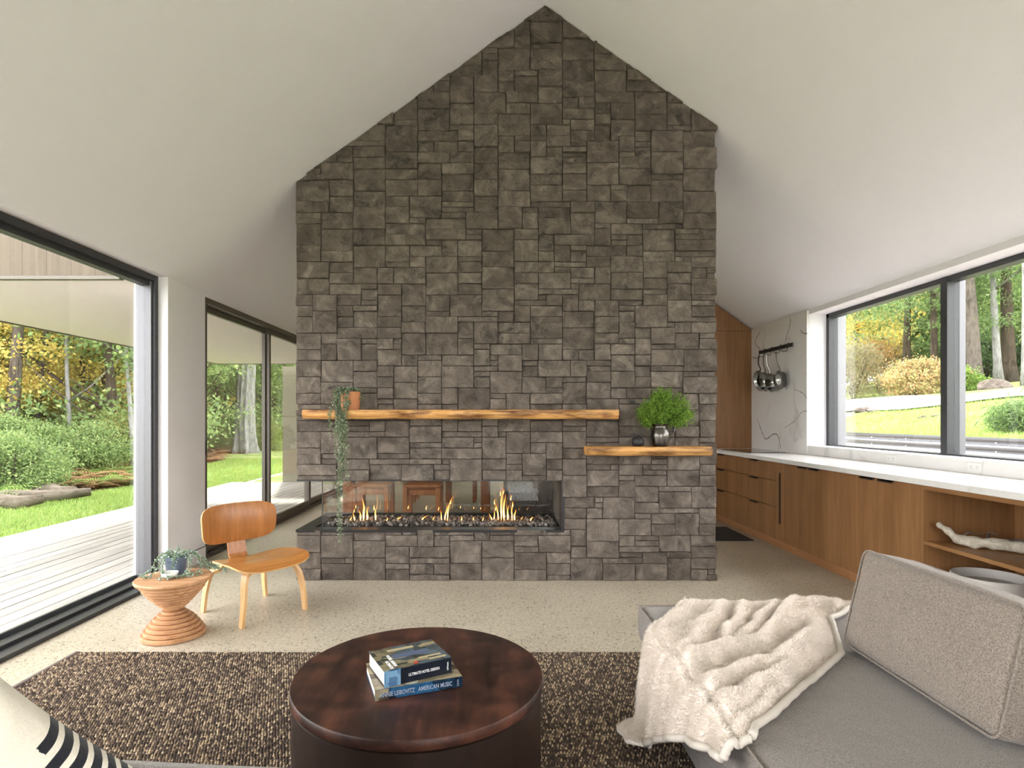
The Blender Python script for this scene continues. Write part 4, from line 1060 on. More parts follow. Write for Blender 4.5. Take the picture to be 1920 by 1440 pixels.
pan('small_frying_pan', 'small bright frying pan hanging rightmost', HY[3]-.05, .11, .05, .22, (.62, -.78, .1), STEEL, STEEL, 0, -.1)

# things on the open shelves
dw = thing('driftwood', 'long bleached piece of driftwood lying on the open shelf', 'driftwood', (3.1, 3.4, .513))
bm = B(); pth = [(2.86, 3.70, .64), (2.885, 3.66, .612), (2.92, 3.62, .565), (2.98, 3.57, .548), (3.05, 3.50, .556), (3.14, 3.40, .552), (3.2, 3.28, .55), (3.22, 3.1, .552), (3.2, 2.9, .55)]
sm = smooth_path(pth, 5); rr_ = [.012+.027*min(1, i/12)+.004*math.sin(i*1.3) for i in range(len(sm))]; rr_[-1] = .012
tube(bm, sm, rr_, 12, squash=.85)
for v in bm.verts:
    n_ = noise.noise(v.co*22); v.co += Vector((n_*.009, n_*.006, n_*.008))
finish('bleached_trunk', bm, DRIFT, dw, world=True, smooth=True)
for q in ([(2.95, 3.6, .58), (2.97, 3.585, .606), (2.99, 3.55, .60), (3.02, 3.52, .615)], [(3.03, 3.52, .585), (3.03, 3.5, .62), (3.05, 3.47, .612)], [(3.1, 3.44, .585), (3.11, 3.40, .598), (3.14, 3.36, .59)]):
    bm = B(); tube(bm, smooth_path(q, 4), [.007-.0005*i for i in range(len(q)*4-3)], 6); finish('twig', bm, BARK_G, dw, world=True)
dp = thing('storage_drum', 'white cylindrical drum on the bottom of the open shelves', 'container', (3.07, 3.55, .121))
bm = B(); R_ = .195; lathe(bm, [(R_-.004, 0), (R_, .004), (R_, .222), (R_-.004, .226), (R_-.008, .222), (R_-.008, .012), (.002, .010)], 48, cap=False)
finish('shell', bm, plain('matte_white_drum', lin(206, 202, 196), .55), dp, smooth=True, angle=40)
bm = B(); lathe(bm, [(R_-.009, .17), (R_-.03, .171), (.001, .171)], 40, cap=False); finish('fill', bm, plain('white_fill', lin(198, 194, 188), .7), dp, smooth=True)

# ================================================================== BEHIND THE FIREPLACE
def simple_chair(name, label, loc, rz, mat, seatm, group=None):
    t = thing(name, label, 'chair', loc, rz, group)
    for sx in (-1, 1):
        for sy in (-1, 1):
            bm = B(); box(bm, sx*.21-.03, sx*.21+.03, sy*.2-.03, sy*.2+.03, 0, .44 if sy > 0 else .84, bev=.004); finish('leg', bm, mat, t)
    bm = B(); box(bm, -.235, .235, -.225, .235, .44, .48, bev=.008); finish('seat', bm, seatm, t)
    bm = B(); box(bm, -.18, .18, -.215, -.185, .60, .80, bev=.006); finish('backrest', bm, seatm, t)
    bm = B(); box(bm, -.18, .18, .17, .20, .34, .41, bev=.003); box(bm, -.18, .18, -.20, -.17, .34, .41, bev=.003); finish('apron', bm, mat, t)
    return t
ORNG = plain('tan_leather_seat', lin(190, 108, 58), .5)
dt = thing('dining_table', 'heavy wooden dining table seen through the firebox glass', 'table', (-1.1, 8.3, 0))
bm = B(); box(bm, -1.1, 1.1, -.5, .5, .71, .76, bev=.006); finish('tabletop', bm, DINE, dt)
for sx in (-1, 1):
    for sy in (-1, 1):
        bm = B(); box(bm, sx*.95-.06, sx*.95+.06, sy*.38-.06, sy*.38+.06, 0, .71, bev=.005); finish('leg', bm, DINE, dt)
bm = B(); box(bm, -.89, .89, -.4, -.36, .62, .71); box(bm, -.89, .89, .36, .4, .62, .71); finish('apron', bm, DINE, dt)
for x, y, rz, lab in ((-1.62, 7.55, PI, 'left wooden dining chair on the near side of the table'), (-.95, 7.5, PI, 'right wooden dining chair on the near side of the table'),
        (-1.5, 9.15, 0, 'tan-seated chair at the far side of the dining table, left'), (-.55, 9.2, 0, 'tan-seated chair at the far side of the dining table, right')):
    simple_chair('dining_chair', lab, (x, y, 0), rz, DINE, ORNG if y > 8 else DINE)
isl = thing('kitchen_island', 'dark kitchen island block behind the fireplace', 'kitchen island', (.55, 7.9, 0))
bm = B(); box(bm, .12, .98, 7.35, 9.2, .0, .86, bev=.004); finish('body', bm, plain('dark_brown_lacquer', lin(46, 34, 32), .5), isl, world=True)
bm = B(); box(bm, .08, 1.02, 7.31, 9.24, .862, .90, bev=.004); finish('top', bm, plain('charcoal_top', lin(52, 50, 50), .4), isl, world=True)
con = thing('console_table', 'light wooden console table against the end wall beyond the dining table', 'table', (-1.5, 11.98, 0))
bm = B(); box(bm, -2.05, -.95, 11.78, 12.18, .62, .68, bev=.003); finish('top', bm, CONSOLE, con, world=True)
for x in (-2.03, -1.015):
    for y in (11.80, 12.12):
        bm = B(); box(bm, x, x+.045, y, y+.045, 0, .62); finish('leg', bm, PLY, con, world=True)
for i in range(2):
    bm = B(); x = -1.98+i*.485; box(bm, x, x+.475, 11.84, 12.16, .18, .62, bev=.003); finish('drawer', bm, CONSOLE, con, world=True)
pt = thing('framed_picture', 'pale framed picture on the end wall above the console', 'picture', (-1.25, 12.19, 1.35))
bm = B(); box(bm, -.42, .42, -.02, 0, 0, .03); box(bm, -.42, .42, -.02, 0, .87, .9); box(bm, -.42, -.39, -.02, 0, .03, .87); box(bm, .39, .42, -.02, 0, .03, .87); finish('frame', bm, CONSOLE, pt)
bm = B(); box(bm, -.39, .39, -.008, -.002, .03, .87); finish('print', bm, plain('cream_paper', lin(206, 200, 180), .8), pt)
vz = thing('leafy_plant', 'dark leafy plant in a black pot on the console', 'potted plant', (-1.15, 11.98, .681))
bm = B(); lathe(bm, [(.06, 0), (.08, .02), (.09, .13), (.085, .135), (.001, .12)], 24); finish('pot', bm, IRON, vz, smooth=True, angle=40)
o = fast_mesh('leaves', *cloud(500, crown_centers(91, 24, .17, .14, .42), .035, .05, 92), m_leaf('dark_house_leaves', [(34, 62, 44), (50, 80, 52), (150, 150, 70)], .2, k=1), vz); tag(o, kind='stuff')
mt = B(); box(mt, 1.9, 2.78, 6.15, 6.9, .001, .014, bev=.003); o = finish('floor_mat', mt, plain('black_mat', lin(48, 47, 48), .85), origin=(2.3, 6.5, .001)); tag(o, 'small dark mat on the floor in front of the drawers', 'mat')

# ================================================================== SHELVES ON THE STONE
def slab(name, label, x0, x1, y0, y1, z0, z1, seed, endcap=.0):
    o_ = thing(name, label, 'shelf', ((x0+x1)/2, SY, z0)); n = 90; bm = B(); rings = []
    for i in range(n+1):
        x = x0+(x1-x0)*i/n; q = noise.noise(Vector((x*2.2, seed, 0)))*.018+noise.noise(Vector((x*9, seed, 3)))*.005; e = min(1, min(i, n-i)/1.5)
        yf_ = y0+q; zb_ = z0+abs(noise.noise(Vector((x*3, seed, 7))))*.010
        pr2 = [(y1, z1), (yf_+.010, z1), (yf_+.002, z1-.006), (yf_-.004+.012*noise.noise(Vector((x*6, 1, seed))), (z0+z1)/2), (yf_+.008, zb_+.010), (yf_+.022, zb_), (y1, zb_)]
        rings.append([bm.verts.new((x, a_ if e == 1 or k in (0, 6) else a_+.006, b_)) for k, (a_, b_) in enumerate(pr2)])
    for r0, r1 in zip(rings, rings[1:]):
        for k in range(7): bm.faces.new((r0[k], r0[(k+1) % 7], r1[(k+1) % 7], r1[k]))
    bm.faces.new(rings[0][::-1]); bm.faces.new(rings[-1]); bmesh.ops.recalc_face_normals(bm, faces=bm.faces)
    finish('plank', bm, MANTEL, o_, world=True, smooth=True, angle=35); return o_
MY = 4.44
slab('mantel_shelf', 'long live-edge wooden mantel shelf above the firebox', P(565, 0, y=MY).x, P(1161, 0, y=MY).x, MY, SY+.01, CAMH-.003, CAMH+17/1070*MY, 3)
s2_ = slab('corner_shelf', 'short live-edge wooden shelf at the right end of the stone wall', P(1103, 0, y=MY).x, P(1336, 0, y=MY).x, MY, SY+.01, CAMH-70/1070*MY, CAMH-53/1070*MY, 8)
MZ = CAMH+17/1070*MY; CZ = CAMH-53/1070*MY

# trailing plants: stem tubes and small leaves as real blades
def trail(t, strands, leafm, stemm, per, size, seed, stem_r=.0014, fat=.6):
    r = random.Random(seed); bm = B(); V, F, k = [], [], 0
    for st in strands:
        pts = smooth_path(st, 6); tube(bm, pts, stem_r, 4)
        L = sum((pts[i+1]-pts[i]).length for i in range(len(pts)-1)); n = max(3, int(L*per))
        for q in range(n):
            u = r.uniform(0, len(pts)-1.001); i = int(u); p = pts[i].lerp(pts[i+1], u-i)
            a = Vector((r.gauss(0, 1), r.gauss(0, 1), r.gauss(0, .6))).normalized(); s_ = size*r.uniform(.6, 1.2)
            b = a.cross(Vector((r.gauss(0, 1), r.gauss(0, 1), r.gauss(0, 1)))).normalized(); c_ = a.cross(b)
            p = p+a*size*.25
            for w in (p, p+a*s_*.45+b*s_*fat*.5+c_*s_*.08, p+a*s_, p+a*s_*.45-b*s_*fat*.5+c_*s_*.08): V.append(w[:])
            F.append((k, k+1, k+2, k+3)); k += 4
    finish('stems', bm, stemm, t); o_ = fast_mesh('leaves', np.array(V), np.array(F), leafm, t); tag(o_, kind='stuff')
STEMG = plain('green_stem', lin(96, 112, 72), .7)
c0 = P(657, 768, y=4.53); c0.z = MZ+.0005
iv = thing('trailing_plant', 'terracotta pot on the mantel with long strings of small leaves hanging past the firebox', 'potted plant', c0)
bm = B(); lathe(bm, [(.062, 0), (.070, .012), (.079, .10), (.080, .135), (.074, .142), (.071, .135), (.068, .12), (.001, .118)], 36, cap=False)
bm.faces.new([v for v in bm.verts][:36][::-1])
finish('pot', bm, TERRA, iv, smooth=True, angle=50)
bm = B(); lathe(bm, [(.070, .119), (.03, .126), (.001, .127)], 20, cap=False); finish('soil', bm, SOIL, iv)
tr_ = random.Random(4); sts = []
for i in range(15):
    x = tr_.choice([-.074, -.068, -.062, -.002, .004])+tr_.uniform(-.005, .005)
    drop = tr_.choice([.2, .35, .5, .62]); xx = tr_.uniform(-.075, .012)
    zb_ = .1-drop
    sts.append([(x*.4, 0, .13), (x*.8, -.055, .165), (x, -.095, .14), (x*1.0, -.125, .04), (x*.6+xx*.4, -.135, -.02), (xx, -.135, -.10), (xx+tr_.uniform(-.02, .02), -.14, min(-.14, zb_*.6)), (xx+tr_.uniform(-.02, .02), -.14, min(-.18, zb_))])
for i, (xx, zend) in enumerate(((-.05, -1.03), (-.035, -.98), (-.06, -.82), (-.02, -.68), (.0, -.52), (-.045, -.9))):
    sts.append([(xx*.4-.01, 0, .13), (xx*.8-.02, -.06, .165), (xx-.025, -.1, .12), (xx-.02, -.135, -.02), (xx+.012, -.14, zend*.35), (xx-.012, -.14, zend*.7), (xx+.006, -.14, zend)])
for xx, zend in ((-.115, -.13), (-.12, -.2), (.015, -.58)): sts.append([(xx*.4, 0, .13), (xx*.9, -.03, .155), (xx, -.06, .08), (xx, -.135, 0), (xx-.005, -.14, zend*.6), (xx, -.14, zend)])
for i in range(10):
    a = tr_.uniform(0, 6.28); sts.append([(0, 0, .125), (.05*math.cos(a), .04*math.sin(a), .165), (.09*math.cos(a), .06*math.sin(a), .13), (.09*math.cos(a), .07*math.sin(a)-.01, .08)])
trail(iv, sts, L_IVY, STEMG, 210, .017, 8, .0011, .8)

# pewter jug with herbs, and the little iron pot
jl = P(1238, 836, y=4.53); jl.z = CZ+.001
jg = thing('jug', 'dark pewter jug holding a bunch of bright green herbs', 'jug', jl)
bm = B(); lathe(bm, [(.058, 0), (.062, .006), (.064, .03), (.072, .075), (.070, .105), (.054, .145), (.050, .16), (.060, .178), (.057, .178), (.046, .16), (.05, .145), (.066, .1), (.06, .02), (.001, .012)], 40, cap=False)
for v in bm.verts:
    if v.co.z > .15 and v.co.x < -.03: v.co.x -= .028*(v.co.z-.15)/.028*max(0, (-v.co.x-.03)/.03)
bm.faces.new([v for v in bm.verts][:40][::-1]); finish('body', bm, PEWTER, jg, smooth=True, angle=60)
bm = B(); tube(bm, smooth_path([(.055, 0, .172), (.085, 0, .178), (.112, 0, .165), (.115, 0, .13), (.098, 0, .10), (.070, 0, .088)], 5), .0055, 8); finish('handle', bm, PEWTER, jg, smooth=True)
hb = thing('herb_bunch', 'bright green feathery herbs standing in the pewter jug', 'plant', jl+Vector((0, 0, .10)))
hr = random.Random(12); bm = B(); cen = []
for i in range(95):
    a = hr.uniform(0, 6.28); q = hr.uniform(0, 1)**.6; x = .235*q*math.cos(a); y = .10*q*math.sin(a)-.02; z = .36-.20*q*q+hr.uniform(-.10, .01)
    z -= .0; top = Vector((x+.03, y, max(.07, z)))
    tube(bm, smooth_path([(0, 0, 0), (x*.15, y*.15, .08), (x*.6+.01, y*.6, z*.62), top], 3), .0012, 4)
    for k in range(4):
        p = Vector((x*.6+.01, y*.6, z*.62)).lerp(top, k/3); cen.append(p[:])
finish('stems', bm, plain('herb_stem', lin(92, 128, 40), .6), hb)
o = fast_mesh('leaves', *cloud(15000, cen, .016, .0075, 5, asp=.5), L_HERB, hb); tag(o, kind='stuff')
kl = P(1196, 836, y=4.53); kl.z = CZ+.001
kp = thing('iron_pot', 'small squat black iron pot on the short wooden shelf', 'pot', kl)
bm = B(); lathe(bm, [(.028, 0), (.042, .006), (.049, .03), (.044, .058), (.03, .072), (.026, .076), (.022, .072), (.001, .07)], 32, cap=False); bm.faces.new([v for v in bm.verts][:32][::-1]); finish('body', bm, IRON, kp, smooth=True, angle=60)
bm = B(); tube(bm, smooth_path([(-.026, 0, .06), (-.040, 0, .075), (-.042, 0, .092), (-.030, 0, .098), (-.022, 0, .09)], 4), .006, 8); finish('spout', bm, IRON, kp, smooth=True)
bm = B(); lathe(bm, [(.026, .076), (.02, .081), (.006, .084), (.006, .09), (.009, .094), (.001, .098)], 20, cap=False); finish('lid', bm, IRON, kp, smooth=True)

# ================================================================== PLYWOOD LOUNGE CHAIR
ch = thing('lounge_chair', 'moulded plywood lounge chair with bent legs beside the sliding doors', 'chair', (-1.66, 3.924, 0), math.atan2(-.793, -.609))
def rrect(u, v, w, h, n_=4):      # rounded-rectangle mapping of the unit square (-1..1)
    q = (abs(u)**n_+abs(v)**n_)**(1/n_) if (u or v) else 1; m = max(abs(u), abs(v)); k = m/q if q else 1
    return u*k*w, v*k*h
N_ = 20; grid = []
for i in range(N_+1):
    row = []
    for j in range(N_+1):
        u, v = -1+2*j/N_, -1+2*i/N_; x, y = rrect(u, v, .28, .225, 5); w_ = 1-.10*max(0, -v)
        z = .368+.020*abs(x/.28)**2.2-.014*math.exp(-((y+.05)/.13)**2)*(1-abs(x/.28)**2)
        z += -.020*max(0, -(y+.02)/.2) - .034*max(0, (y-.10)/.125)**2
        row.append((x*w_, y+.075, z))
    grid.append(row)
bm = B(); sheet(bm, grid, .011); seat = finish('seat', bm, [WALNUTY, PLY], ch, smooth=True, angle=50)
for p_ in seat.data.polygons:
    if p_.area < 0 or abs(p_.normal.z) < .55: p_.material_index = 1
grid = []
for i in range(N_+1):
    row = []
    for j in range(N_+1):
        u, v = -1+2*j/N_, -1+2*i/N_; x, zz = rrect(u, v, .272, .135, 4.2)
        x *= 1+.03*zz/.135; y = -.235+.055*(x/.27)**2-.10*zz*.55-.018*(zz/.135)**2
        row.append((x, y, .583+zz))
    grid.append(row)
bm = B(); sheet(bm, grid, .010); back = finish('backrest', bm, [WALNUT, PLY], ch, smooth=True, angle=50)
for p_ in back.data.polygons:
    if abs(p_.normal.y) < .55: p_.material_index = 1
bm = B(); sp_ = smooth_path([(0, .20, .342), (0, .0, .326), (0, -.16, .318), (0, -.215, .345), (0, -.238, .41), (0, -.262, .52), (0, -.285, .62)], 5)
ribbon(bm, sp_, (1, 0, 0), [.13]*len(sp_), .012); finish('spine', bm, [WALNUT], ch)
for sx in (-1, 1):
    for y0_, yt, zt_c in ((-.25, -.19, .318), (.25, .20, .350)):
        pts = smooth_path([(sx*.228, y0_, 0.0), (sx*.214, y0_*.97+yt*.03, .14), (sx*.196, (y0_+yt)/2, .26), (sx*.170, yt, zt_c-.035), (sx*.125, yt, zt_c-.006), (sx*.06, yt, zt_c), (0, yt, zt_c)], 5)
        n_ = len(pts); wd = [.036+.040*min(1, i/(n_*.55)) for i in range(n_)]
        bm = B(); ribbon(bm, pts, (0, 1, 0), wd, .019); finish('leg', bm, PLY, ch)
for y, z in ((-.19, .334), (.20, .362)):
    bm = B(); lathe(bm, [(.022, z-.006), (.022, z+.006)], 14, Matrix.Translation((.07, y, 0))); lathe(bm, [(.022, z-.006), (.022, z+.006)], 14, Matrix.Translation((-.07, y, 0))); finish('shock_mount', bm, BLACK, ch)

# ================================================================== TURNED SIDE TABLE
st = thing('side_table', 'hourglass side table of stacked wooden rings beside the glass wall', 'side table', (-1.965, 3.48, 0))
rs = [(.205, .000, .028), (.190, .028, .051), (.172, .051, .074), (.152, .074, .096), (.130, .096, .117), (.104, .117, .137), (.078, .137, .155), (.054, .155, .170),
      (.078, .170, .188), (.102, .188, .207), (.124, .207, .226), (.145, .226, .245), (.164, .245, .264), (.183, .264, .284), (.202, .284, .306), (.215, .306, .328), (.212, .33, .345)]
for i, (R_, za, zb) in enumerate(rs[:-1]):
    bm = B(); e = .0015; R2 = R_*.86
    lathe(bm, [(R2-.008, za+.0003), (R2-.001, za+.0045), (R2, zb-.0025), (R2-.0015, zb-.0003)], 56); finish('ring', bm, STOOL, st, smooth=True, angle=25)
bm = B(); lathe(bm, [(.196, .3283), (.209, .334), (.213, .340), (.213, .351), (.210, .355)], 64); finish('tabletop', bm, STOOL, st, smooth=True, angle=40)
# two small vessels and the trailing succulent
tz = .3555
pc = P(327, 1076, z=tz)
sc_ = thing('succulent', 'blue glazed pot with trailing grey-green succulent on the side table', 'potted plant', (-1.995, 3.56, tz))
bm = B(); lathe(bm, [(.048, 0), (.054, .01), (.063, .085), (.067, .088), (.067, .108), (.060, .108), (.058, .09), (.001, .088)], 36, cap=False); bm.faces.new([v for v in bm.verts][:36][::-1])
finish('pot', bm, BLUEPOT, sc_, smooth=True, angle=40)
bm = B(); lathe(bm, [(.059, .089), (.03, .096), (.001, .098)], 18, cap=False); finish('soil', bm, SOIL, sc_)
pcs = [[(0, 0, .09), (-.05, -.02, .13), (-.10, -.03, .10), (-.12, -.06, .04), (-.15, -.09, .012), (-.175, -.10, -.02)],
       [(0, 0, .09), (-.03, -.05, .12), (-.03, -.09, .08), (-.02, -.11, .03), (.0, -.14, .012), (-.02, -.17, .012)],
       [(0, 0, .09), (.05, -.03, .13), (.10, -.04, .11), (.115, -.06, .05), (.10, -.10, .015), (.05, -.13, .013), (.03, -.16, .013)],
       [(0, 0, .09), (.06, .0, .14), (.12, .01, .12), (.15, .0, .06), (.16, -.04, .016), (.12, -.09, .014), (.08, -.12, .014)],
       [(0, 0, .09), (.07, .03, .12), (.13, .05, .07), (.17, .06, .02), (.21, .065, .018), (.25, .06, .018), (.29, .05, .008)],
       [(0, 0, .09), (.06, .03, .13), (.12, .06, .09), (.18, .08, .03), (.23, .075, .025)],
       [(0, 0, .09), (-.02, .0, .13), (-.05, .02, .12), (-.08, .0, .09), (-.09, -.03, .05)],
       [(0, 0, .09), (.02, -.04, .14), (.03, -.07, .10), (.02, -.09, .05)], [(0, 0, .09), (0, .02, .15), (.02, .0, .14)], [(0, 0, .09), (-.03, .0, .14), (-.06, -.02, .13)],
       [(0, 0, .09), (-.04, -.04, .12), (-.07, -.07, .06), (-.10, -.11, .012), (-.12, -.13, .01)]]
trail(sc_, pcs, L_SUC, STEMG, 380, .019, 3, .003, .5)
wb = thing('small_bowl', 'small white bowl in front of the blue pot on the side table', 'bowl', (-1.975, 3.455, tz))
bm = B(); lathe(bm, [(.026, 0), (.042, .014), (.048, .036), (.045, .036), (.038, .016), (.001, .006)], 32, cap=False); bm.faces.new([v for v in bm.verts][:32][::-1]); finish('shell', bm, WHITEC, wb, smooth=True)

# ================================================================== RUG
def m_rug():
    t = NT('woven_rug_yarn'); g = t.node('ShaderNodeNewGeometry').outputs['Random Per Island']
    st_ = t.noise(t.coords((8, .8, 1)), 4, 3)
    f_ = t.math('ADD', t.math('MULTIPLY', g, .75), t.math('MULTIPLY', st_, .25))
    t.set(color=t.ramp(f_, [(.10, lin(66, 56, 52)), (.38, lin(104, 90, 80)), (.58, lin(140, 121, 104)), (.78, lin(186, 164, 138)), (.9, lin(212, 190, 162))]), rough=.95, spec=.1); return t.m
RUGY = m_rug(); RX0, RX1, RY0, RY1 = -2.36, 1.25, .55, 3.21
rug = thing('rug', 'large brown and tan chunky woven rug on the concrete floor', 'rug', (-.5, 1.9, .001))
bm = B(); box(bm, RX0+.01, RX1, RY0, RY1-.004, .0015, .008); finish('backing', bm, plain('rug_backing', lin(62, 52, 46), .95), rug, world=True)
bm = B(); box(bm, RX0-.004, RX0+.018, RY0, RY1, .001, .013, bev=.003); finish('edge_binding', bm, plain('rug_binding', lin(104, 92, 86), .95), rug, world=True)
g_ = np.random.default_rng(8); xs = np.arange(RX0+.022, RX1, .0125); yy2 = np.arange(1.0, RY1, .0165); XX, YY = np.meshgrid(xs, yy2); XX = XX+((np.arange(len(yy2)) % 2)*.006)[:, None]
n_ = XX.size; X_ = XX.ravel()+g_.normal(0, .0012, n_); Y_ = YY.ravel()+g_.normal(0, .0015, n_); hx = .0066*g_.uniform(.8, 1.15, n_); hy = .0088*g_.uniform(.8, 1.15, n_); hz = g_.uniform(.007, .013, n_)
V = np.zeros((n_, 5, 3)); 
for k, (a_, b_) in enumerate(((-1, -.6), (.6, -1), (1, .6), (-.6, 1))): V[:, k, 0] = X_+a_*hx; V[:, k, 1] = Y_+b_*hy; V[:, k, 2] = .005
V[:, 4, 0] = X_; V[:, 4, 1] = Y_; V[:, 4, 2] = .007+hz
V -= np.array(root_org(rug)); F = (np.arange(n_)*5)[:, None, None]+np.array([[0, 1, 4], [1, 2, 4], [2, 3, 4], [3, 0, 4]])[None]
tag(fast_mesh('woven_loops', V.reshape(-1, 3), F.reshape(-1, 3), RUGY, rug, smooth=True), kind='stuff')

# ================================================================== DRUM COFFEE TABLE AND BOOKS
ct = thing('coffee_table', 'round dark-stained wooden drum coffee table on the rug', 'coffee table', (-.284, 2.12, .018))
bm = B(); lathe(bm, [(.448, 0), (.450, .004), (.450, .318), (.444, .322)], 96); finish('drum', bm, DARKW, ct, smooth=True, angle=40)
bm = B(); lathe(bm, [(.444, .322), (.444, .326), (.455, .328), (.4565, .331), (.4565, .357), (.453, .362)], 96); finish('tabletop', bm, [DRUMTOP], ct, smooth=True, angle=40)
TZ = .018+.3625
def m_cover(name, cols, seed, scale=9):
    t = NT(name); v = t.coords(); vv = t.node('ShaderNodeVectorMath', {0: v, 1: (seed, seed*2, 0)}, operation='ADD').outputs[0]
    n = t.node('ShaderNodeTexVoronoi', {'Vector': t.node('ShaderNodeMapping', {'Vector': vv, 'Scale': (1, 2.6, 1)}).outputs[0], 'Scale': float(scale)}, distance='CHEBYCHEV').outputs['Color']
    f_ = t.node('ShaderNodeSeparateColor', {0: n}).outputs[0]; k = t.noise(vv, 30, 4, .6)
    col = t.ramp(t.math('ADD', t.math('MULTIPLY', f_, .75), t.math('MULTIPLY', k, .25)), [(i/(len(cols)-1), lin(*c)) for i, c in enumerate(cols)])
    t.set(color=col, rough=.22, spec=.5); return t.m
NAVY = plain('navy_spine', lin(22, 28, 40), .25); CYAN = m_cover('blue_photo', [(14, 46, 96), (34, 92, 150), (120, 160, 190), (18, 60, 116)], 3, 30)
COV1 = m_cover('dark_photo_cover', [(26, 32, 34), (52, 60, 60), (84, 100, 110), (40, 50, 48), (150, 140, 110), (60, 66, 60)], 1, 13)
COV2 = m_cover('sepia_photo_cover', [(140, 128, 104), (172, 160, 132), (60, 52, 44), (186, 176, 152)], 5, 8)
SP2 = m_cover('blue_black_spine', [(18, 26, 40), (24, 60, 110), (14, 18, 28), (50, 110, 160)], 7, 7)
def book(name, label, loc, rz, L, D, T_, cover, spine, lend=None):
    t = thing(name, label, 'book', loc, rz)       # local x along the spine, y away from it
    bm = B(); box(bm, .003, L-.003, .004, D-.003, .003, T_-.003); finish('pages', bm, PAGE, t)
    bm = B(); box(bm, 0, L, .0015, D, T_-.003, T_); finish('front_cover', bm, cover, t)
    bm = B(); box(bm, 0, L, .0015, D, 0, .003); finish('back_cover', bm, spine, t)
    bm = B(); box(bm, 0, L, -.0015, .0025, 0, T_, bev=.001); finish('spine', bm, spine, t)
    return t
FIXED = {}
def lettering(parent, txt, size, mat, M_, name='lettering', bold=.0):
    cu = bpy.data.curves.new('t', 'FONT'); cu.body = txt; cu.size = size; cu.extrude = .0003; cu.offset = bold; cu.resolution_u = 2
    tmp = bpy.data.objects.new('t', cu); COL.objects.link(tmp); bpy.context.view_layer.update()
    me = bpy.data.meshes.new_from_object(tmp.evaluated_get(bpy.context.evaluated_depsgraph_get())); bpy.data.objects.remove(tmp); bpy.data.curves.remove(cu)
    me.transform(M_); me.name = name; me.materials.clear(); me.materials.append(mat)
    o_ = bpy.data.objects.new(name, me); put(o_, parent); w_ = max(v.co.x for v in me.vertices)-min(v.co.x for v in me.vertices); return o_
def spine_M(x, z, sx=1): return Matrix.Translation((x, -.0018, z))@Matrix.Rotation(PI/2, 4, 'X')@Matrix.Diagonal((sx, 1, 1, 1))
l1 = P(703, 1315, z=TZ); l1e = P(868, 1287, z=TZ); a1 = math.atan2(l1e.y-l1.y, l1e.x-l1.x)
b1 = book('art_book', 'lower book of the stack, sepia cover and blue spine', (l1.x, l1.y, TZ), a1, .303, .225, .036, COV2, SP2)
bm = B(); box(bm, 0, .045, -.0024, .0026, .0005, .0355); finish('spine_photo', bm, COV2, b1)
lettering(b1, 'ANNIE LEIBOVITZ', .021, LETTERD, Matrix.Translation((.016, -.0028, .0105))@Matrix.Rotation(PI/2, 4, 'X')@Matrix.Diagonal((.70, 1, 1, 1)), bold=.0004)
lettering(b1, 'AMERICAN MUSIC', .021, LETTERD, spine_M(.146, .0105, .70), bold=.0004)
bm = B()
for i_, dz in enumerate((.008, .014, .02, .026)): box(bm, .283, .290, -.0021, -.0016, dz-.0012, dz+.001)
finish('emblem', bm, LETTERD, b1)
bm = B(); lathe(bm, [(.027, .0362), (.001, .0364)], 24, Matrix.Translation((.125, .026, 0))@Matrix.Diagonal((1, .85, 1, 1)), cap=False); finish('cover_photo_detail', bm, plain('pale_hat', lin(196, 196, 184), .4), b1)
z2 = TZ+.0368; l2 = P(721, 1290, z=z2); l2e = P(850, 1260, z=z2); a2 = math.atan2(l2e.y-l2.y, l2e.x-l2.x)
b2 = book('design_book', 'upper book of the stack, thick with a black spine and photo cover', (l2.x, l2.y, z2), a2, .245, .190, .054, COV1, NAVY)
bm = B(); box(bm, -.0003, .056, -.0022, .0026, .0005, .0542); finish('spine_photo', bm, CYAN, b2)
lettering(b2, 'ULTIMATE HOTEL DESIGN', .0135, LETTER, spine_M(.084, .022, .72), bold=.0003)
lettering(b2, 'teNeues', .0085, LETTER, Matrix.Translation((.232, -.0018, .012))@Matrix.Rotation(PI/2, 4, 'X')@Matrix.Rotation(PI/2, 4, 'Z'), bold=.0002)
lettering(b2, 'ULTIMATE', .0145, LETTER, Matrix.Translation((.026, .078, .0543))@Matrix.Rotation(-PI/2, 4, 'Z'), bold=.0006)
lettering(b2, 'HOTEL DESIGN', .0145, LETTER, Matrix.Translation((.044, .124, .0543))@Matrix.Rotation(-PI/2, 4, 'Z'), bold=.0006)
bm = B(); box(bm, .06, .2, .085, .118, .0541, .0545); finish('cover_print', bm, plain('pale_blue_print', lin(84, 98, 124), .25), b2)
bm = B(); box(bm, .112, .126, .012, .028, .0541, .0546); finish('cover_print', bm, plain('red_print', lin(196, 66, 44), .25), b2)
bm = B(); box(bm, .14, .225, .045, .058, .0541, .0545); box(bm, .17, .235, .02, .034, .0541, .0545); box(bm, .06, .16, .150, .168, .0541, .0545); finish('cover_print', bm, plain('warm_pale_print', lin(176, 164, 132), .25), b2)

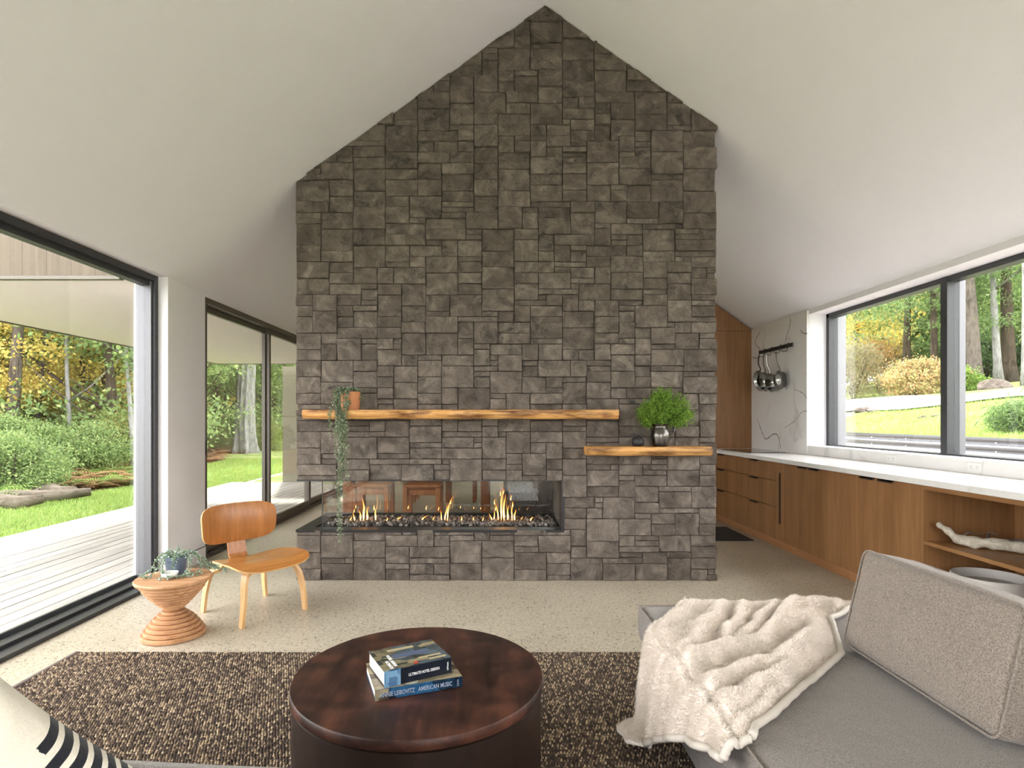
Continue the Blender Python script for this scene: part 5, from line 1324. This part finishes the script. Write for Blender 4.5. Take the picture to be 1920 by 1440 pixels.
# ================================================================== SOFAS, CUSHIONS, THROW
def soft_box(x0, x1, y0, y1, z0, z1, n=24, p=14, puff=(0, 0, 0), wr=0, seed=0, M_=None, scale=5):
    """rounded upholstered block; puff = outward swelling of the x, y and z faces"""
    bm = B(); vm = {}; c = Vector(((x0+x1)/2, (y0+y1)/2, (z0+z1)/2)); h = Vector(((x1-x0)/2, (y1-y0)/2, (z1-z0)/2)); hm = max(h)
    ns = [max(6, int(n*k/hm)) for k in h]
    def T_(i): return [math.sin(-PI/2+PI*k/ns[i])*.25+.75*(-1+2*k/ns[i]) for k in range(ns[i]+1)]
    tt = [T_(0), T_(1), T_(2)]
    def vert(q):
        key = tuple(round(k, 5) for k in q)
        if key not in vm:
            # round the edges with a constant radius: shrink onto an inner box then push out
            r = min(h)*(2.2/p*2); r = min(r, min(h)*.95); w_ = Vector([q[k]*h[k] for k in range(3)])
            inn = Vector([max(-(h[k]-r), min(h[k]-r, w_[k])) for k in range(3)]); d = w_-inn
            if d.length > 1e-9: w_ = inn+d.normalized()*r
            for k in range(3):
                a_, b_ = [q[m] for m in range(3) if m != k]
                w_[k] += puff[k]*q[k]*abs(q[k])*max(0, 1-a_*a_)**.7*max(0, 1-b_*b_)**.7
            if wr:
                nn = noise.noise(w_*scale+Vector((seed, 0, 0)))+.4*noise.noise(w_*scale*2.7+Vector((0, seed, 0))); w_ += w_.normalized()*nn*wr
            vm[key] = bm.verts.new(w_+c)
        return vm[key]
    for ax in range(3):
        a, b = [k for k in range(3) if k != ax]
        for s_ in (-1, 1):
            for i in range(ns[a]):
                for j in range(ns[b]):
                    qs = []
                    for di, dj in ((0, 0), (1, 0), (1, 1), (0, 1)):
                        q = [0, 0, 0]; q[ax] = s_; q[a] = tt[a][i+di]; q[b] = tt[b][j+dj]; qs.append(vert(q))
                    if len(set(qs)) == 4: bm.faces.new(qs)
    bmesh.ops.recalc_face_normals(bm, faces=bm.faces)
    if M_ is not None: bmesh.ops.transform(bm, matrix=M_, verts=bm.verts)
    return bm
# sectional on the right: chaise running towards the fireplace
SEATZ = .435
sf = thing('sectional_sofa', 'grey fabric sectional sofa with its chaise end pointing at the fireplace', 'sofa', (1.22, 1.5, 0))
finish('base', soft_box(.715, 1.74, .25, 2.67, .055, .295, 24, 30), SOFA, sf, world=True, smooth=True)
finish('seat_cushion', soft_box(.672, 1.76, .2, 2.705, .285, SEATZ, 46, 22, (0, 0, .008), .004, 3, scale=4), SOFA, sf, world=True, smooth=True)
finish('backrest', soft_box(1.56, 1.84, .2, 2.10, .28, .62, 24, 14), SOFA, sf, world=True, smooth=True)
for x in (.8, 1.66):
    for y in (.32, 2.58):
        bm = B(); box(bm, x-.03, x+.03, y-.03, y+.03, .009, .057); finish('foot', bm, BLACK, sf, world=True)
bm = B(); e = .0035; zc_ = SEATZ+.0005
tube(bm, smooth_path([(.675, .22, zc_), (.675, 1.4, zc_), (.675, 2.69, zc_)], 8), e, 6); tube(bm, [(.68, 2.702, zc_), (1.2, 2.703, zc_), (1.74, 2.702, zc_)], e, 6)
tube(bm, smooth_path([(.676, .22, .302), (.675, 1.4, .302), (.676, 2.68, .302)], 4), e, 6); tube(bm, [(.678, 2.695, zc_), (.675, 2.697, .37), (.678, 2.695, .302)], e*.8, 6)
finish('piping', bm, CUSH, sf, world=True, smooth=True)
def back_cushion(label, yc, Ln, x0=1.325, lean=13, puff=.030, H=.358, T_=.165, seed=1):
    t = thing('back_cushion', label, 'cushion', (x0+.08, yc, SEATZ+.005))
    M_ = Matrix.Rotation(math.radians(lean), 4, 'Y')
    bm = soft_box(0, T_, -Ln/2, Ln/2, .0, H, 40, 20, (puff, .006, .012), .007, seed, M_@Matrix.Translation((-.09, 0, .012)), scale=6); finish('cushion_body', bm, CUSH, t, smooth=True)
    MM = M_@Matrix.Translation((-.09, 0, .012))
    for xo in (.0, T_):
        r_ = .03; a, b = Ln/2+.001, H+.003; q = []
        for cy_, cz_, s0 in ((a-r_, b-r_, 0), (-a+r_, b-r_, 90), (-a+r_, r_-.002, 180), (a-r_, r_-.002, 270)):
            for k in range(5): th = math.radians(s0+k*22.5); q.append(MM@Vector((xo, cy_+r_*math.cos(th), cz_+r_*math.sin(th)+(.008*math.sin(k+cy_*40)*0))))
        q.append(q[0]); bm = B(); tube(bm, q, .004, 6); finish('piping', bm, CUSH, t, smooth=True)
    return t
back_cushion('large taupe-grey back cushion leaning on the chaise beside the throw', 1.835, .67)
back_cushion('grey back cushion cut off at the right frame edge', 1.14, .66, x0=1.42, seed=9)

# sherpa throw
def xr_(y): return float(np.interp(y, [1.545, 1.60, 1.66, 1.84, 2.09, 2.30, 2.45, 2.55, 2.66, 2.76], [.69, .72, .80, .99, 1.26, 1.36, 1.43, 1.56, 1.70, 1.72]))
def xl_(y): return float(np.interp(y, [1.5, 2.36, 2.76], [.662, .662, .93]))
def hang(y): return float(np.interp(y, [1.545, 1.60, 1.8, 2.06, 2.12, 2.20, 2.34, 2.42, 2.46], [.05, .07, .15, .29, .33, .415, .41, .22, .0]))
FX, FY = 1.66, 2.60
RID = []
for pts, A_, w_ in (([(1228, 1165), (1290, 1135), (1350, 1128)], .020, .05), ([(1285, 1215), (1330, 1165), (1358, 1132)], .040, .036), ([(1368, 1195), (1388, 1155), (1398, 1132)], .042, .026),
        ([(1392, 1200), (1428, 1160), (1455, 1130)], .042, .028), ([(1436, 1205), (1470, 1160), (1490, 1128)], .060, .036), ([(1500, 1130), (1545, 1128), (1600, 1140)], .045, .04),
        ([(1230, 1290), (1270, 1245), (1350, 1215), (1430, 1205), (1490, 1165), (1530, 1145)], .048, .040), ([(1250, 1370), (1310, 1300), (1390, 1255), (1470, 1240), (1525, 1190), (1555, 1155)], .050, .042),
        ([(1300, 1385), (1370, 1310), (1450, 1275), (1500, 1225), (1540, 1185)], .046, .036), ([(1500, 1215), (1545, 1190), (1560, 1165)], .035, .022), ([(1360, 1372), (1420, 1318), (1500, 1272)], .022, .026)):
    ps = [P(px, py, z=.475) for px, py in pts]; ps = smooth_path(ps, 3); RID.append(([(p.x, p.y) for p in ps], A_, w_))
def fold(x, y):
    z = .014*noise.noise(Vector((x*6, y*6, 2)))+.010*noise.noise(Vector((x*15, y*15, 8)))
    xx = x+.02*noise.noise(Vector((x*7, y*7, 3))); yy_ = y+.02*noise.noise(Vector((x*7, y*7, 6))); s_ = 0
    for ps, A_, w_ in RID:
        best = 9; n_ = len(ps)-1; tb = 0
        for k in range(n_):
            ax, ay = ps[k]; bx, by = ps[k+1]; dx, dy = bx-ax, by-ay; t_ = max(0, min(1, ((xx-ax)*dx+(yy_-ay)*dy)/(dx*dx+dy*dy+1e-12)))
            q = (xx-ax-t_*dx)**2+(yy_-ay-t_*dy)**2
            if q < best: best = q; tb = (k+t_)/n_
        h_ = A_*math.exp(-best/(w_*w_))*(.75+.25*math.sin(tb*PI)); s_ = max(s_, h_)+.25*min(s_, h_)
    return z+s_
bl = thing('throw_blanket', 'cream sherpa throw with satin edging draped over the chaise', 'blanket', (1.0, 2.1, SEATZ))
NR, NH, NT_ = 150, 34, 110; G = np.zeros((NR, NH+NT_, 3)); 
for i in range(NR):
    y = 1.545+(2.765-1.545)*i/(NR-1); L = hang(y); a, b = xl_(y), xr_(y)
    e1 = fold(a, y)*.7*min(1, L*20)
    for j in range(NH):
        s_ = 1-j/NH; d = L*s_; wob = .014*math.sin(y*34+.8*math.sin(y*11))*min(1, d*7)+.008*math.sin(y*71+2)*min(1, d*7)
        pud = max(0, d-.36)*1.4; G[i, j] = (a-.014-.13*d-wob-pud*.9-.010*min(1, L*20)-.022*(1-math.exp(-d*30)), y-.015*math.sin(d*9+y*5)*min(1, L*5), max(.03, SEATZ+.018-d+pud*.6+e1*math.exp(-d*14)))
    e0 = fold(a, y)
    for j in range(NT_):
        s_ = j/(NT_-1); x = a+(b-a)*s_; edge = min(1, (b-x)/.05)*min(1, (2.765-y)/.05+.0)*min(1, (y-1.545)/.05+.15)
        lf = min(1, (x-a)/.05+(.7 if L > .04 else 0)); droop = -.10*max(0, (y-2.70))/.065 if y > 2.70 else 0
        rnd_ = -.02*(1-min(1, (x-a)/.03))**2 if L > .02 else 0
        G[i, NH+j] = (x-.010*(1-min(1, (x-a)/.04)), y, SEATZ+.020+fold(x, y)*max(.25, edge)*lf+droop+rnd_)
Gs = G.copy()
for _ in range(2): Gs[1:-1, 1:-1] = (Gs[1:-1, 1:-1]*2+Gs[:-2, 1:-1]+Gs[2:, 1:-1]+Gs[1:-1, :-2]+Gs[1:-1, 2:])/6
nc = NH+NT_; V = Gs.reshape(-1, 3)-np.array(root_org(bl)); F = np.array([[i*nc+j, i*nc+j+1, (i+1)*nc+j+1, (i+1)*nc+j] for i in range(NR-1) for j in range(nc-1)])
o = fast_mesh('fleece_sheet', V, F, FLEECE, bl, smooth=True); sol = o.modifiers.new('thickness', 'SOLIDIFY'); sol.thickness = .010; sol.offset = -1
# pile: short tufts standing on the sheet
r = np.random.default_rng(2); A_ = V[F[:, 0]]; B_ = V[F[:, 1]]; D_ = V[F[:, 3]]; nrm = np.cross(B_-A_, D_-A_); ar = np.linalg.norm(nrm, axis=1); nrm /= (ar[:, None]+1e-12); 
n_ = 130000; idx = r.choice(len(F), n_, p=ar/ar.sum()); u = r.uniform(0, 1, (n_, 1)); v = r.uniform(0, 1, (n_, 1)); p = A_[idx]+(B_[idx]-A_[idx])*u+(D_[idx]-A_[idx])*v
nn = nrm[idx]; comb = np.array([-.35, -.45, -.25]); clump = np.stack([np.sin(p[:, 0]*95+3*np.sin(p[:, 1]*60)), np.cos(p[:, 1]*88+2*np.sin(p[:, 0]*70)), np.zeros(n_)], 1)*.35
d = nn+comb*.5+clump+r.normal(0, .25, (n_, 3)); d /= np.linalg.norm(d, axis=1)[:, None]; ln = r.uniform(.007, .015, (n_, 1)); sd_ = np.cross(d, r.normal(0, 1, (n_, 3))); sd_ /= np.linalg.norm(sd_, axis=1)[:, None]; w_ = .0011
V3 = np.stack([p-sd_*w_, p+sd_*w_, p+d*ln], 1).reshape(-1, 3)
o = fast_mesh('fleece_pile', V3, np.arange(n_*3).reshape(n_, 3), FLEECE, bl); tag(o, kind='stuff')
def edge_tube(pts, rad, name='satin_edging'):
    bm = B(); pts = [Vector(q)-root_org(bl) for q in pts]
    tube(bm, pts, [rad*(1+.08*math.sin(i*1.9)) for i in range(len(pts))], 10); finish(name, bm, SATIN, bl, smooth=True)
edge_tube([Gs[i, -1]+np.array([.006, 0, .006]) for i in range(0, NR, 2)], .0115)
edge_tube([Gs[i, 0]+np.array([-.004, 0, 0]) for i in range(0, 74, 2)], .012)
edge_tube([Gs[0, j]+np.array([0, -.004, .002]) for j in range(0, nc, 3)], .012)

# near sofa (only its far arm shows) and the striped pillow
ns = thing('near_sofa', 'grey fabric sofa in the foreground, its arm crossing the bottom of the picture', 'sofa', (-1.0, .45, 0), math.radians(-4))
def nb(x0, x1, y0, y1, z0, z1, p=16): return soft_box(x0, x1, y0, y1, z0, z1, 26, p, (0, 0, .006), .003, 4)
finish('arm', nb(-.38, .84, .44, .655, .06, .676, 30), SOFA, ns, smooth=True)
finish('base', nb(-.38, .80, -.9, .45, .06, .20), SOFA, ns, smooth=True)
finish('seat_cushion', nb(-.18, .82, -.9, .435, .20, .33), SOFA, ns, smooth=True)
finish('backrest', nb(-.62, -.30, -.9, .655, .06, .74), SOFA, ns, smooth=True)
for x in (-.5, .72):
    for y in (-.8, .58):
        bm = B(); box(bm, x-.03, x+.03, y-.03, y+.03, .009, .065); finish('foot', bm, BLACK, ns)
def m_pillow():
    t = NT('striped_pillow_linen'); tc = t.node('ShaderNodeTexCoord').outputs['Object']; sx_ = t.node('ShaderNodeSeparateXYZ', {0: tc}); x, z = sx_.outputs[0], sx_.outputs[2]
    up_ = t.math('MAXIMUM', t.math('SUBTRACT', z, .222), 0); xs_ = t.math('SUBTRACT', t.math('ADD', x, t.math('MULTIPLY', t.math('MULTIPLY', up_, up_), 17)), .036)
    q = t.math('DIVIDE', xs_, .030); m = t.math('MULTIPLY', t.math('LESS_THAN', t.math('FRACT', q), .6), t.math('GREATER_THAN', q, 0))
    nz = t.math('MULTIPLY', t.noise(t.coords(), 160, 2), .012); idx = t.math('FLOOR', q)          # the two inner stripes end early
    lim = t.math('SUBTRACT', t.math('MULTIPLY_ADD', idx, -.012, .204), t.math('MULTIPLY', t.math('GREATER_THAN', idx, 1.5), 3))
    m = t.math('MULTIPLY', m, t.math('GREATER_THAN', t.math('SUBTRACT', z, nz), lim))
    n = t.noise(t.coords(), 320, 2); base = t.mix(n, lin(196, 188, 174), lin(226, 219, 206))
    t.set(color=t.mix(m, base, lin(30, 31, 38)), rough=.95, spec=.15, sheen=.2); n1 = t.bump(n, .35, .002); t.bump(t.noise(t.coords((1, 1, .5)), 7, 3, .5, .5), .3, .05, n1); return t.m
pw = thing('striped_pillow', 'cream linen pillow with black stripes in the lower left foreground', 'pillow', (-.885, .80, .68))
bm = B(); N_ = 44; half = .27; rows_ = {}
for s_ in (-1, 1):
    for i in range(N_+1):
        for j in range(N_+1):
            u, v = -1+2*i/N_, -1+2*j/N_
            if (i in (0, N_) or j in (0, N_)) and s_ > 0: rows_[(s_, i, j)] = rows_[(-1, i, j)]; continue
            pin = 1-.07*(1-abs(u)**2)*(abs(v)**3)-.0; pin2 = 1-.07*(1-abs(v)**2)*(abs(u)**3)
            th = .10*((1-u*u)*(1-v*v))**.42; rows_[(s_, i, j)] = bm.verts.new((u*half*pin2, s_*th+.006*noise.noise(Vector((u*3, v*3, s_))), v*half*pin))
for s_ in (-1, 1):
    for i in range(N_):
        for j in range(N_):
            q = [rows_[(s_, i, j)], rows_[(s_, i+1, j)], rows_[(s_, i+1, j+1)], rows_[(s_, i, j+1)]]; bm.faces.new(q if s_ < 0 else q[::-1])
po = finish('pillow_body', bm, m_pillow(), pw, smooth=True)
pw.rotation_euler = Euler((math.radians(-24), math.radians(48), math.radians(24)), 'XYZ')
